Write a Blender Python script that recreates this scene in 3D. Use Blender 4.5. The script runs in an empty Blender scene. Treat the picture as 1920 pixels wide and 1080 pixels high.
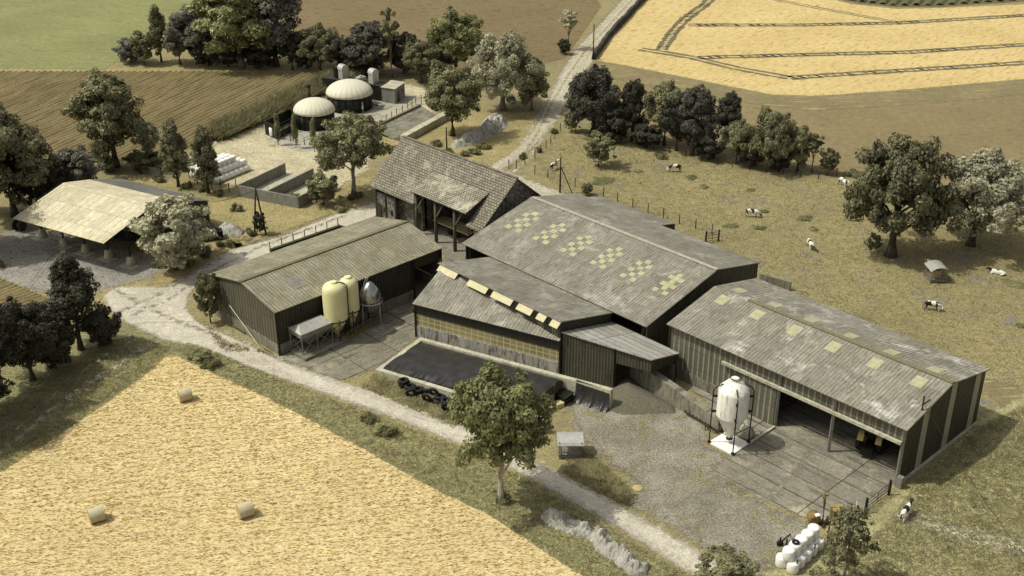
import bpy, bmesh, math, random
import numpy as np
from mathutils import Vector, Matrix, noise as mnoise
R = math.radians
random.seed(7); RNG = np.random.default_rng(11)
scene = bpy.context.scene
COL = scene.collection
# ---------------------------------------------------------------- surveying helpers
FPX, TH, CH = 2217.5, R(26.63), 65.0          # focal length in photo pixels, pitch, camera height
CT, ST = math.cos(TH), math.sin(TH)
def ray(px, py):
    x = (px-960)/FPX; y = -(py-540)/FPX
    return Vector((x, CT+y*ST, -ST+y*CT))
def G(px, py, z=0.0):                          # point of the level z seen at a photo position
    d = ray(px, py); t = (z-CH)/d.z
    return Vector((d.x*t, d.y*t, z))
def proj(p):
    x, y, z = p[0], p[1], p[2]-CH
    zz = y*CT - z*ST; yy = y*ST + z*CT
    return 960+FPX*x/zz, 540-FPX*yy/zz, zz
def hgt(bx, by, ty):                           # height that reaches photo row ty above a base
    b = G(bx, by); lo, hi = 0.0, 40.0
    for _ in range(40):
        m = (lo+hi)/2
        if proj((b.x, b.y, m))[1] > ty: lo = m
        else: hi = m
    return lo
def mpp(bx, by): return proj(G(bx, by))[2]/FPX  # metres per photo pixel there
def azv(a): return Vector((math.cos(R(a)), math.sin(R(a)), 0))
class Fr:                                      # local building frame: u along az, v to its left
    def __init__(s, o, az):
        s.o = Vector((o[0], o[1], 0)); s.az = az; s.U = azv(az); s.V = azv(az+90)
    def p(s, u, v, z=0.0): return s.o + s.U*u + s.V*v + Vector((0, 0, z))
    def uv(s, P): d = P-s.o; return d.dot(s.U), d.dot(s.V)
    def onv(s, px, py, v):                     # photo ray meets the upright plane v = const
        d = ray(px, py); n = s.V; C = Vector((0, 0, CH))
        t = ((s.o+s.V*v)-C).dot(n)/d.dot(n); Q = C+d*t
        return (Q-s.o).dot(s.U), Q.z
    def onroof(s, px, py, v0, z0, v1, z1):     # photo ray meets a roof plane
        a = s.p(0, v0, z0); n = s.U.cross(s.p(0, v1, z1)-a); C = Vector((0, 0, CH)); d = ray(px, py)
        Q = C+d*((a-C).dot(n)/d.dot(n)); return s.uv(Q)
# ---------------------------------------------------------------- tags
def tag(o, label=None, cat=None, group=None, kind=None):
    if label: o['label'] = label
    if cat: o['category'] = cat
    if group: o['group'] = group
    if kind: o['kind'] = kind
    return o
def thing(name, label, cat, loc, rz=0.0, group=None):
    o = bpy.data.objects.new(name, None); COL.objects.link(o)
    o.location = loc; o.rotation_euler = (0, 0, rz); o.empty_display_size = .5
    return tag(o, label, cat, group)
KIDS = {}
def link(o, parent=None):
    COL.objects.link(o)
    if parent is not None: o.parent = parent; KIDS.setdefault(parent.name, []).append(o)
    return o
def dup(root, loc, rz=None, label=None, group=None, scale=None, cat=None):
    def cp(o, par):
        c = o.copy(); COL.objects.link(c)
        if par is not None: c.parent = par
        if par is not None: KIDS.setdefault(par.name, []).append(c)
        for k in list(KIDS.get(o.name, [])): cp(k, c)
        return c
    r = cp(root, None); r.location = loc
    if rz is not None: r.rotation_euler = (0, 0, rz)
    if scale is not None: r.scale = scale
    if label: r['label'] = label
    if group: r['group'] = group
    return r
# ---------------------------------------------------------------- mesh builder
class MB:
    def __init__(s): s.v = []; s.f = []; s.m = []; s.uv = []; s.sm = []
    def face(s, pts, mi=0, ud=None):
        pts = [Vector(p) for p in pts]; i0 = len(s.v); s.v += pts
        n = Vector((0, 0, 0))
        for i in range(1, len(pts)-1): n += (pts[i]-pts[0]).cross(pts[i+1]-pts[0])
        if n.length < 1e-12: n = Vector((0, 0, 1))
        n.normalize(); u = Vector(ud) if ud is not None else pts[1]-pts[0]
        u = u-n*u.dot(n)
        if u.length < 1e-9: u = pts[-1]-pts[0]
        u.normalize(); w = n.cross(u)
        s.f.append(list(range(i0, i0+len(pts)))); s.m.append(mi); s.sm.append(False)
        s.uv.append([(p.dot(u), p.dot(w)) for p in pts]); return s
    def slab(s, pts, t, mi=0, ud=None, me=None):  # thick sheet: pts are the top face (ccw from above)
        pts = [Vector(p) for p in pts]; me = mi if me is None else me
        n = (pts[1]-pts[0]).cross(pts[2]-pts[0]).normalized()
        if n.z < 0: pts = pts[::-1]; n = -n
        lo = [p-n*t for p in pts]; s.face(pts, mi, ud); s.face(lo[::-1], me, ud)
        for i in range(len(pts)):
            j = (i+1) % len(pts); s.face([lo[i], lo[j], pts[j], pts[i]], me)
        return s
    def wall(s, p0, p1, z0, z1, t, mi=0, z1b=None, z0b=None):  # upright wall p0-p1, thickness to its left
        p0 = Vector((p0[0], p0[1], 0)); p1 = Vector((p1[0], p1[1], 0)); d = (p1-p0).normalized()
        n = Vector((-d.y, d.x, 0))*t; z1b = z1 if z1b is None else z1b; z0b = z0 if z0b is None else z0b
        Z = lambda z: Vector((0, 0, z))
        a = [p0+Z(z0), p1+Z(z0b), p1+Z(z1b), p0+Z(z1)]; b = [q+n for q in a]
        s.face(a, mi); s.face([b[1], b[0], b[3], b[2]], mi)
        s.face([a[3], a[2], b[2], b[3]], mi); s.face([a[1], a[0], b[0], b[1]], mi)
        s.face([a[0], a[3], b[3], b[0]], mi, d if False else None); s.face([a[2], a[1], b[1], b[2]], mi)
        return s
    def box(s, c, sz, az=0.0, mi=0):             # c = centre of the base
        U = azv(az); V = azv(az+90); c = Vector(c); a, b, h = sz[0]/2, sz[1]/2, sz[2]
        q = [c-U*a-V*b, c+U*a-V*b, c+U*a+V*b, c-U*a+V*b]; t = [p+Vector((0, 0, h)) for p in q]
        s.face(t, mi); s.face(q[::-1], mi)
        for i in range(4):
            j = (i+1) % 4; s.face([q[i], q[j], t[j], t[i]], mi)
        return s
    def beam(s, p0, p1, w, h=None, mi=0, up=(0, 0, 1)):
        p0 = Vector(p0); p1 = Vector(p1); h = w if h is None else h; d = (p1-p0).normalized(); up = Vector(up)
        if abs(d.dot(up)) > .95: up = Vector((1, 0, 0)) if abs(d.x) < .9 else Vector((0, 1, 0))
        x = d.cross(up).normalized()*w/2; y = x.cross(d).normalized()*h/2
        a = [p0-x-y, p0+x-y, p0+x+y, p0-x+y]; b = [q-p0+p1 for q in a]
        s.face(a[::-1], mi); s.face(b, mi)
        for i in range(4):
            j = (i+1) % 4; s.face([a[i], a[j], b[j], b[i]], mi, d)
        return s
    def grid(s, rings, mi=0, closed=True, caps=True, smooth=True):
        i0 = len(s.v); n = len(rings[0])
        for r in rings: s.v += [Vector(p) for p in r]
        m = n if closed else n-1
        for k in range(len(rings)-1):
            for i in range(m):
                j = (i+1) % n
                s.f.append([i0+k*n+i, i0+k*n+j, i0+(k+1)*n+j, i0+(k+1)*n+i]); s.m.append(mi); s.sm.append(smooth)
                s.uv.append([(i/n*6, k), ((i+1)/n*6, k), ((i+1)/n*6, k+1), (i/n*6, k+1)])
        if caps and closed:
            for k, fl in ((0, True), (len(rings)-1, False)):
                ids = [i0+k*n+i for i in range(n)]
                if fl: ids = ids[::-1]
                s.f.append(ids); s.m.append(mi); s.sm.append(False)
                s.uv.append([(s.v[i].x, s.v[i].y) for i in ids])
        return s
    def tube(s, pts, rad, n=6, mi=0, smooth=True):
        pts = [Vector(p) for p in pts]; rad = rad if hasattr(rad, '__len__') else [rad]*len(pts); rings = []
        for k, p in enumerate(pts):
            d = (pts[min(k+1, len(pts)-1)]-pts[max(k-1, 0)]).normalized()
            x = d.cross(Vector((0, 0, 1)))
            if x.length < .05: x = d.cross(Vector((0, 1, 0)))
            x.normalize(); y = x.cross(d)
            rings.append([p+(x*math.cos(a)-y*math.sin(a))*rad[k] for a in [2*math.pi*i/n for i in range(n)]])
        return s.grid(rings, mi, smooth=smooth)
    def lathe(s, c, prof, n=24, mi=0, M=None, caps=True):
        rings = []
        for r, z in prof:
            q = [Vector((r*math.cos(2*math.pi*i/n), r*math.sin(2*math.pi*i/n), z)) for i in range(n)]
            rings.append([(M @ p if M else p)+Vector(c) for p in q])
        return s.grid(rings, mi, caps=caps)
    def build(s, name, mats, parent=None, origin=None):
        me = bpy.data.meshes.new(name); o3 = Vector((0, 0, 0))
        if parent is not None and origin is None and tuple(parent.rotation_euler) == (0, 0, 0): o3 = Vector(parent.location)
        if origin is not None: o3 = Vector(origin)
        me.from_pydata([tuple(p-o3) for p in s.v], [], s.f)
        mats = mats if isinstance(mats, (list, tuple)) else [mats]
        for m in mats: me.materials.append(m)
        me.polygons.foreach_set('material_index', s.m); me.polygons.foreach_set('use_smooth', s.sm)
        ul = me.uv_layers.new(name='UVMap'); ul.data.foreach_set('uv', [c for q in s.uv for p in q for c in p])
        me.update()
        ob = bpy.data.objects.new(name, me)
        if parent is None and origin is not None: ob.location = o3
        return link(ob, parent)
# ---------------------------------------------------------------- materials
def C(h):
    if not isinstance(h, str): return (*h, 1.0)
    h = h.lstrip('#'); r = []
    for i in (0, 2, 4):
        c = int(h[i:i+2], 16)/255; r.append(c/12.92 if c <= .04045 else ((c+.055)/1.055)**2.4)
    return (*r, 1.0)
class NT:
    def __init__(s, name):
        s.m = bpy.data.materials.new(name); s.m.use_nodes = True; s.t = s.m.node_tree; s.t.nodes.clear(); s._c = {}
    def n(s, ty, **k):
        nd = s.t.nodes.new(ty)
        for a, b in k.items():
            if a in ('inp',): continue
            setattr(nd, a, b)
        for a, b in k.get('inp', {}).items(): s.set(nd.inputs[a], b)
        return nd
    def set(s, sock, val):
        if isinstance(val, bpy.types.NodeSocket): s.t.links.new(val, sock)
        elif isinstance(val, bpy.types.Node): s.t.links.new(val.outputs[0], sock)
        else: sock.default_value = val[:3] if sock.type == 'VECTOR' and hasattr(val, '__len__') else val
    def co(s, kind='Object', ang=0.0, sc=(1, 1, 1)):
        key = (kind, ang, sc)
        if key not in s._c:
            tc = s.n('ShaderNodeTexCoord').outputs[kind]
            if ang == 0 and sc == (1, 1, 1): s._c[key] = tc
            else: s._c[key] = s.n('ShaderNodeMapping', inp={0: s.map_rot(tc, ang) if ang else tc, 'Scale': sc}).outputs[0]
        return s._c[key]
    def map_rot(s, v, ang): return s.n('ShaderNodeMapping', inp={0: v, 'Rotation': (0, 0, R(ang))}).outputs[0]
    def noise(s, co, scale, detail=3, rough=.55, dist=0.0):
        return s.n('ShaderNodeTexNoise', inp={'Vector': co, 'Scale': scale, 'Detail': detail, 'Roughness': rough, 'Distortion': dist}).outputs[0]
    def rng(s, v, a, b, c=0.0, d=1.0, clamp=True):
        return s.n('ShaderNodeMapRange', clamp=clamp, inp={0: v, 1: a, 2: b, 3: c, 4: d}).outputs[0]
    def mul(s, a, b, op='MULTIPLY'): return s.n('ShaderNodeMath', operation=op, inp={0: a, 1: b}).outputs[0]
    def mix(s, f, a, b, bt='MIX'):
        nd = s.n('ShaderNodeMix', data_type='RGBA', blend_type=bt); s.set(nd.inputs[0], f)
        for i, c in ((6, a), (7, b)): s.set(nd.inputs[i], C(c) if isinstance(c, (str, tuple)) and not (isinstance(c, tuple) and len(c) == 4) else c)
        return nd.outputs[2]
    def scale(s, col, f):                        # colour times a scalar
        nd = s.n('ShaderNodeVectorMath', operation='SCALE'); s.set(nd.inputs[0], col); s.set(nd.inputs['Scale'], f); return nd.outputs[0]
    def bump(s, h, st=.5, d=.05): return s.n('ShaderNodeBump', inp={'Height': h, 'Strength': st, 'Distance': d}).outputs[0]
    def out(s, col, rough=.9, bump=None, metal=0.0, spec=.3, alpha=None):
        p = s.n('ShaderNodeBsdfPrincipled', inp={'Base Color': C(col) if isinstance(col, str) else col, 'Roughness': rough, 'Metallic': metal, 'Specular IOR Level': spec})
        if bump is not None: s.set(p.inputs['Normal'], bump)
        sh = p.outputs[0]
        if alpha is not None:
            mx = s.n('ShaderNodeMixShader'); s.set(mx.inputs[0], alpha)
            s.set(mx.inputs[1], s.n('ShaderNodeBsdfTransparent').outputs[0]); s.set(mx.inputs[2], sh); sh = mx.outputs[0]
        s.t.links.new(sh, s.n('ShaderNodeOutputMaterial').inputs[0]); return s.m
def m_plain(name, col, rough=.7, var=.25, sc=3.0, metal=0.0, spec=.3):
    t = NT(name); f = t.rng(t.noise(t.co(), sc, 4), .25, .75, 1-var, 1+var)
    return t.out(t.scale(C(col), f), rough, None, metal, spec)
def m_ground(name, c1, c2, speck=None, big=.12, fine=6.0, con=.45, thr=.62, sp=(0.0, 1.0, 1.0), spsc=3.0, spw=.06, amp=1.2, wid=.25, bump=.4, extra=None, esc=.3, ethr=.55, solid=False):
    t = NT(name); co = t.co()
    col = t.mix(t.rng(t.noise(co, big, 5, .65), .35, .65), c1, c2)
    if extra: col = t.mix(t.rng(t.noise(co, esc, 5, .7, .4), ethr, ethr+.12), col, extra)
    fn = t.noise(co, fine, 4, .8); col = t.scale(col, t.rng(fn, .36, .64, 1-con, 1+con))
    mid = t.noise(co, .9, 4, .7); col = t.scale(col, t.rng(mid, .3, .7, .82, 1.18))
    if speck:
        s_ = t.noise(t.co('Object', sp[0], (sp[1], sp[2], 1.0)), spsc, 2, .6)
        col = t.mix(t.rng(s_, thr, thr+spw), col, speck)
    al = None
    if not solid:
        d = t.n('ShaderNodeAttribute', attribute_name='edge').outputs['Fac']
        w = t.mul(t.rng(t.noise(co, 1.1, 5, .75), .25, .75, -amp, amp), d, 'ADD')
        al = t.rng(w, 0.0, wid)
    return t.out(col, .95, t.bump(fn, bump, .08), alpha=al, spec=.15)
def poly_sheet(name, poly, mat, z, cell=.9, pad=1.5):
    """a ground sheet over a polygon; 'edge' stores the distance inside its outline, for a ragged margin"""
    P = np.array([(p[0], p[1]) for p in poly]); lo = P.min(0)-pad; hi = P.max(0)+pad
    nx, ny = [int(k)+2 for k in (hi-lo)/cell]; nx = min(nx, 420); ny = min(ny, 420)
    X, Y = np.meshgrid(np.linspace(lo[0], hi[0], nx), np.linspace(lo[1], hi[1], ny))
    d = np.full(X.shape, 1e9); ins = np.zeros(X.shape, bool)
    for i in range(len(P)):
        a, b = P[i], P[(i+1) % len(P)]; ab = b-a; L2 = max(ab@ab, 1e-9)
        t = np.clip(((X-a[0])*ab[0]+(Y-a[1])*ab[1])/L2, 0, 1)
        d = np.minimum(d, np.hypot(X-a[0]-t*ab[0], Y-a[1]-t*ab[1]))
        c = (a[1] > Y) != (b[1] > Y)
        with np.errstate(all='ignore'): ins ^= c & (X < (b[0]-a[0])*(Y-a[1])/(b[1]-a[1]+1e-12)+a[0])
    sd = np.where(ins, d, -d); keep = (sd > -pad)
    kc = keep[:-1, :-1] | keep[1:, :-1] | keep[:-1, 1:] | keep[1:, 1:]
    jj, ii = np.nonzero(kc); idx = lambda j, i: j*nx+i
    F = np.stack([idx(jj, ii), idx(jj, ii+1), idx(jj+1, ii+1), idx(jj+1, ii)], 1)
    used, inv = np.unique(F, return_inverse=True); F = inv.reshape(F.shape)
    V = np.stack([X.ravel()[used], Y.ravel()[used], np.full(len(used), z)], 1)
    me = np_mesh(name, V, F); me.materials.append(mat)
    at = me.attributes.new('edge', 'FLOAT', 'POINT'); at.data.foreach_set('value', np.clip(sd.ravel()[used], -5, 5).astype(np.float32))
    return tag(link(bpy.data.objects.new(name, me)), kind='structure')
def np_mesh(name, V, F):
    me = bpy.data.meshes.new(name); n, k = F.shape
    me.vertices.add(len(V)); me.vertices.foreach_set('co', np.asarray(V, np.float32).ravel())
    me.loops.add(n*k); me.loops.foreach_set('vertex_index', F.astype(np.int32).ravel())
    me.polygons.add(n); me.polygons.foreach_set('loop_start', np.arange(0, n*k, k, dtype=np.int32))
    me.polygons.foreach_set('loop_total', np.full(n, k, np.int32)); me.update(calc_edges=True); return me
def W(*pts, z=0.0): return [G(x, y, z) for x, y in pts]
def inside(P, X, Y):
    r = np.zeros(X.shape, bool); P = [(p[0], p[1]) for p in P]
    for i in range(len(P)):
        a, b = P[i], P[(i+1) % len(P)]; c = (a[1] > Y) != (b[1] > Y)
        r ^= c & (X < (b[0]-a[0])*(Y-a[1])/(b[1]-a[1]+1e-12)+a[0])
    return r
# ================================================================ CAMERA, LIGHT
cam = bpy.data.cameras.new('camera'); co_ = bpy.data.objects.new('camera', cam); COL.objects.link(co_)
co_.location = (0, 0, CH); co_.rotation_euler = (R(90)-TH, 0, 0)
cam.sensor_width = 36; cam.lens = FPX/1920*36; cam.clip_start = 1; cam.clip_end = 2000; scene.camera = co_
SUN_EL, SUN_AZ = 57.0, 3.0                       # light travels towards azimuth 3 deg
wd = bpy.data.worlds.new('World'); scene.world = wd; wd.use_nodes = True; nt = wd.node_tree
bg = nt.nodes['Background']; sky = nt.nodes.new('ShaderNodeTexSky'); sky.sky_type = 'NISHITA'; sky.sun_disc = False
sky.sun_elevation = R(SUN_EL); sky.sun_rotation = R(273); sky.dust_density = 4; sky.air_density = .7; sky.ozone_density = .5
hs = nt.nodes.new('ShaderNodeHueSaturation'); hs.inputs['Saturation'].default_value = .15
nt.links.new(sky.outputs[0], hs.inputs['Color']); nt.links.new(hs.outputs[0], bg.inputs[0]); bg.inputs[1].default_value = .15
sl = bpy.data.lights.new('sun', 'SUN'); so = bpy.data.objects.new('sun', sl); COL.objects.link(so)
sl.energy = 3.3; sl.angle = R(.5); sl.color = (1.0, .985, .855)
dv = Vector((math.cos(R(SUN_EL))*math.cos(R(SUN_AZ)), math.cos(R(SUN_EL))*math.sin(R(SUN_AZ)), -math.sin(R(SUN_EL))))
so.rotation_euler = dv.to_track_quat('-Z', 'Y').to_euler(); so.location = (-60, 120, 80)
scene.cycles.transparent_max_bounces = 48
vs = scene.view_settings; vs.view_transform = 'Standard'; vs.look = 'None'; vs.exposure = -0.06; vs.gamma = 1.0
# ================================================================ GROUND
M = {}
M['pasture'] = m_ground('dry_pasture', '#8c825c', '#7d7453', '#5a5440', .06, 4.5, .48, .62, spsc=3.0, extra='#74706b', esc=.2, ethr=.56, solid=True)
M['straw'] = m_ground('dry_straw', '#998b62', '#837a53', '#696142', .2, 3, .5, .66, amp=1.3)
M['verge'] = m_ground('verge_grass', '#96906a', '#88825d', '#6d684c', .15, 4, .45, .66, sp=(0, 1, 1), spsc=1.5, amp=.8)
M['stubble'] = m_ground('stubble', '#c8b688', '#bdab7e', '#9a8758', .045, 5.5, .2, .56, sp=(13, .8, 3.4), spsc=1.9, spw=.12, amp=.25, wid=.1, bump=.3)
M['wheat'] = m_ground('pale_stubble', '#c1ab78', '#b6a06c', '#9d8856', .05, 5, .2, .58, sp=(-50, .5, 3), spsc=.6, amp=.5, wid=.1)
M['green'] = m_ground('green_field', '#828256', '#75764c', '#6d6e49', .05, 3, .22, .6, sp=(20, .4, 1.6), spsc=.5, amp=.5)
M['soil'] = m_ground('bare_soil', '#75674a', '#6b5e42', '#574c36', .04, 4, .3, .6, sp=(15, .6, 1.6), spsc=.6, amp=.5)
M['soil2'] = m_ground('pale_soil', '#807354', '#76694b', '#675b41', .04, 4, .25, .62, sp=(15, .6, 1.6), spsc=.6, amp=.5)
M['furrow'] = m_ground('ploughed_soil', '#6a5e41', '#5f5439', '#4f452e', .1, 5, .35, .62, sp=(44, .6, 2), spsc=1, amp=.3)
M['road'] = m_ground('gravel_track', '#b9b2a0', '#aaa392', '#8d8775', .12, 4.5, .3, .6, sp=(30, .35, 2.2), spsc=.6, spw=.2, amp=.4, wid=.5)
M['roadb'] = m_ground('gravel_track_far', '#aea792', '#9c9580', '#a89872', .14, 3, .4, .58, sp=(-60, .25, 2.0), spsc=.5, spw=.14, amp=.8, wid=.5)
M['gravel'] = m_ground('grey_gravel', '#8b8576', '#6d685a', '#b0a995', .2, 5.0, .55, .6, spsc=6, spw=.12, amp=1.6, wid=.8, extra='#726c48', esc=.35, ethr=.53)
M['palegravel'] = m_ground('pale_gravel', '#b5ab8e', '#a2987a', '#81775a', .12, 3, .45, .6, spsc=.35, spw=.18, amp=1.4, wid=.5)
M['apron_gravel'] = m_ground('shed_gravel', '#8f8a80', '#7d786e', '#625e53', .15, 3, .45, .62, spsc=1.0, amp=1.2, wid=.4)  # greyish gravel laid round the hay shed
M['track'] = m_ground('wheel_rut', '#b0a992', '#a19a84', '#857f68', .2, 3, .45, .58, spsc=1.2, amp=.7, wid=.6)
M['darkgrass'] = m_ground('dark_olive_grass', '#827d58', '#757050', '#57533b', .15, 3, .5, .64, spsc=1.4, amp=1.2, wid=.6)  # darker olive grass of the front verge and the left side
M['barestrip'] = m_ground('bare_strip', '#7e7354', '#71684c', '#a08f60', .1, 5, .4, .6, sp=(-5, .3, 4), spsc=.5, amp=.5)
def m_concrete(name, c1, c2, slab=(4.0, 6.0), ang=0.0, off=(0, 0), stain='#5b574b'):
    t = NT(name); co = t.co(); rc = t.map_rot(co, -ang)
    mp = t.n('ShaderNodeMapping', inp={0: rc, 'Location': (off[0], off[1], 0)}).outputs[0]
    br = t.n('ShaderNodeTexBrick', offset=0.0, squash=1.0, inp={'Vector': mp, 'Scale': 1.0, 'Mortar Size': .07, 'Mortar Smooth': .3, 'Brick Width': slab[0], 'Row Height': slab[1], 'Color1': (1, 1, 1, 1), 'Color2': (.84, .84, .84, 1), 'Mortar': (.28, .26, .2, 1)}).outputs[0]
    col = t.mix(t.rng(t.noise(co, .35, 6, .7), .35, .65), c1, c2)
    col = t.mix(t.rng(t.noise(t.co('Object', -ang, (.3, 2.2, 1.0)), .8, 4, .7), .52, .68), col, stain)
    col = t.mix(t.rng(t.noise(co, .22, 5, .75), .54, .66, 0, .7), col, '#ada68f')
    fn = t.noise(co, 3, 4, .8); col = t.scale(col, t.rng(fn, .36, .64, .75, 1.25))
    col = t.mix(1.0, col, br, 'MULTIPLY')
    d = t.n('ShaderNodeAttribute', attribute_name='edge').outputs['Fac']
    al = t.rng(t.mul(t.rng(t.noise(co, 1.3, 4, .7), .25, .75, -.35, .35), d, 'ADD'), 0, .15)
    return t.out(col, .9, t.bump(fn, .25, .05), alpha=al)
M['yard'] = m_concrete('yard_concrete', '#857f6d', '#6f6a5b', (5.0, 4.5), 44, stain='#56523f')
M['slab'] = m_concrete('slab_concrete', '#8b8575', '#736e60', (11.0, 2.4), -46.4, stain='#59554a')
M['padc'] = m_plain('pad_concrete', '#9b9787', .9, .2, 2)
# one base sheet far beyond the view
mb = MB(); mb.face([(-600, -100, 0), (600, -100, 0), (600, 1500, 0), (-600, 1500, 0)])
tag(mb.build('ground', M['pasture']), kind='structure')
S = poly_sheet
# far fields
S('green_field', W((-400, 128), (0, 128), (198, 131), (228, 108), (300, 62), (345, 25), (400, -40), (450, -140), (-500, -140)), M['green'], .012, 1.5)
S('grass_margin', W((-300, 127), (205, 129), (330, 112), (560, 118), (640, 140), (610, 145), (-300, 137)), M['straw'], .008, 1.2)
S('brown_field', W((430, -10), (560, -60), (1000, -80), (1120, 0), (1128, 12), (1060, 110), (1040, 115), (980, 130), (880, 150), (560, 120), (540, 60)), M['soil'], .012, 1.5)
PLOUGH = [(-260, 134), (0, 134), (420, 134), (600, 138), (632, 148), (560, 186), (480, 226), (395, 262), (330, 290), (250, 300), (180, 306), (-260, 330)]
S('ploughed_field', W(*PLOUGH), M['furrow'], .012, 1.2)
S('harvested_field', W((1232, -60), (1200, 5), (1165, 50), (1110, 112), (1170, 122), (1300, 148), (1450, 178), (1530, 180), (1700, 168), (1920, 148), (2300, 110), (2300, 8), (1920, 8), (1770, 15), (1680, 17), (1600, 8), (1480, -18)), M['wheat'], .016, 1.5)
S('brown_field', W((1150, 150), (1290, 170), (1400, 192), (1530, 206), (1700, 196), (1920, 176), (2300, 130), (2300, 420), (1920, 370), (1700, 340), (1560, 330), (1480, 312), (1360, 295), (1240, 270), (1150, 250)), M['soil2'], .012, 1.5)
S('field_margin', W((1108, 112), (1170, 124), (1300, 150), (1450, 180), (1530, 182), (1700, 170), (1920, 150), (2300, 112), (2300, 134), (1920, 178), (1700, 198), (1530, 208), (1400, 194), (1290, 172), (1150, 150), (1100, 140)), M['barestrip'], .020, 1.2)
S('dark_green_field', W((1490, -20), (1605, 6), (1680, 14), (1770, 13), (1920, 3), (2300, -5), (2300, -90), (1490, -90)), M['furrow'], .02, 1.5)
# furrow ridges of the ploughed field, one raised sheet
P_ = [(p.x, p.y) for p in W(*PLOUGH)]; d0 = (G(632, 148)-G(480, 226)).normalized(); n0 = Vector((-d0.y, d0.x, 0))
cs = [Vector((x, y, 0)) for x, y in P_]
mb = MB(); k0 = min(c.dot(n0) for c in cs); k1 = max(c.dot(n0) for c in cs); k = k0+.6
while k < k1:
    xs = []
    for i in range(len(cs)):
        a, b = cs[i], cs[(i+1) % len(cs)]; fa, fb = a.dot(n0)-k, b.dot(n0)-k
        if fa*fb < 0: xs.append((a+(b-a)*(fa/(fa-fb))).dot(d0))
    xs.sort()
    for i in range(0, len(xs)-1, 2):
        if xs[i+1]-xs[i] < 1: continue
        N_ = max(2, int((xs[i+1]-xs[i])/3)); rg = []
        for q in range(N_+1):
            s_ = xs[i]+.3+(xs[i+1]-xs[i]-.6)*q/N_; c = n0*k+d0*s_+n0*random.uniform(-.06, .06); h = .3*random.uniform(.7, 1.15)
            rg.append([c-n0*.42+Vector((0, 0, .01)), c-n0*.08+Vector((0, 0, h)), c+n0*.08+Vector((0, 0, h)), c+n0*.42+Vector((0, 0, .01))])
        mb.grid(rg, closed=False, smooth=False)
    k += 1.05
t = NT('ridge_soil'); fn = t.noise(t.co(), 3, 4, .7); M['ridge'] = t.out(t.scale(t.mix(t.rng(t.noise(t.co(), .1, 4), .35, .65), '#887a55', '#7c6f4c'), t.rng(fn, .3, .7, .7, 1.3)), .95, t.bump(fn, .5, .08))
tag(mb.build('ploughed_ridges', M['ridge']), kind='structure')
# crop rows of the small field at far left and of the dark field top right
def rows(name, poly, A, B, step, w, h, mat):
    cs = [Vector((p.x, p.y, 0)) for p in W(*poly)]; d = (G(*B)-G(*A)).normalized(); n = Vector((-d.y, d.x, 0)); mb = MB()
    k = min(c.dot(n) for c in cs)+.3
    while k < max(c.dot(n) for c in cs):
        xs = sorted((a+(b-a)*((a.dot(n)-k)/((a.dot(n)-k)-(b.dot(n)-k)))).dot(d) for a, b in zip(cs, cs[1:]+cs[:1]) if (a.dot(n)-k)*(b.dot(n)-k) < 0)
        if len(xs) > 1 and xs[-1]-xs[0] > .5:
            rg = []; N_ = max(2, int((xs[-1]-xs[0])/1.5))
            for q in range(N_+1):
                c = n*k+d*(xs[0]+(xs[-1]-xs[0])*q/N_); hh = h*random.uniform(.7, 1.2)
                rg.append([c-n*w+Vector((0, 0, .01)), c-n*w*.3+Vector((0, 0, hh)), c+n*w*.3+Vector((0, 0, hh)), c+n*w+Vector((0, 0, .01))])
            mb.grid(rg, closed=False, smooth=False)
        k += step
    return tag(mb.build(name, mat), kind='structure')
FL_ = [(-60, 522), (0, 522), (50, 543), (98, 563), (60, 590), (-60, 640)]
S('ploughed_plot', W(*FL_), M['furrow'], .016, .8)
rows('ploughed_ridges', FL_, (0, 570), (60, 548), .8, .3, .2, M['ridge'])
M['darkrow'] = m_plain('dark_crop', '#4f5434', .95, .3, 1.5)
rows('crop_rows', [(1490, -20), (1605, 3), (1680, 11), (1770, 10), (1920, 0), (2200, -8), (2200, -90), (1490, -90)], (1650, 8), (1690, -30), 2.4, .9, .5, M['darkrow'])
# straw-coloured and grassy areas round the farm
S('dry_grass', W((230, 330), (430, 350), (700, 330), (700, 388), (620, 402), (520, 445), (440, 470), (420, 430), (395, 420), (390, 360), (240, 345)), M['straw'], .006, .9)
S('dry_grass', W((120, 570), (250, 505), (310, 470), (440, 450), (470, 466), (390, 500), (300, 540), (220, 560), (200, 620), (150, 610)), M['straw'], .006, .9)
S('dry_grass', W((700, 250), (845, 210), (1000, 210), (1040, 230), (960, 300), (920, 330), (860, 320), (760, 290)), M['straw'], .006, .9)
VERGE = [(300, 625), (360, 600), (420, 664), (600, 738), (850, 830), (972, 888), (1146, 986), (1290, 1076), (1420, 1160), (900, 1240), (-400, 1160), (-400, 760), (60, 690), (200, 640)]
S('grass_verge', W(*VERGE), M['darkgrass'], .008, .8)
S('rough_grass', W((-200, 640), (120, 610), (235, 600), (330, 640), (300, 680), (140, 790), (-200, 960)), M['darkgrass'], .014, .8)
STUB = [(314, 665), (332, 668), (415, 707), (500, 745), (600, 798), (659, 830), (739, 874), (822, 921), (917, 965), (988, 1012), (1091, 1080), (1200, 1150), (1100, 1320), (-300, 1400), (-500, 1130), (0, 887), (107, 819), (219, 742), (284, 695)]
S('stubble_field', W(*STUB), M['stubble'], .028, .8)
RG = [(1720, 905), (1840, 780), (1990, 700), (2150, 800), (2100, 1200), (1420, 1160), (1400, 1075), (1480, 1060), (1560, 1010), (1640, 945)]
S('rough_grass', W(*RG), M['verge'], .010, .8)
S('worn_path', W((1660, 960), (1720, 950), (1800, 985), (1920, 1010), (2050, 1010), (2050, 1050), (1900, 1045), (1780, 1010), (1690, 985)), M['track'], .014, .7)
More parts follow.
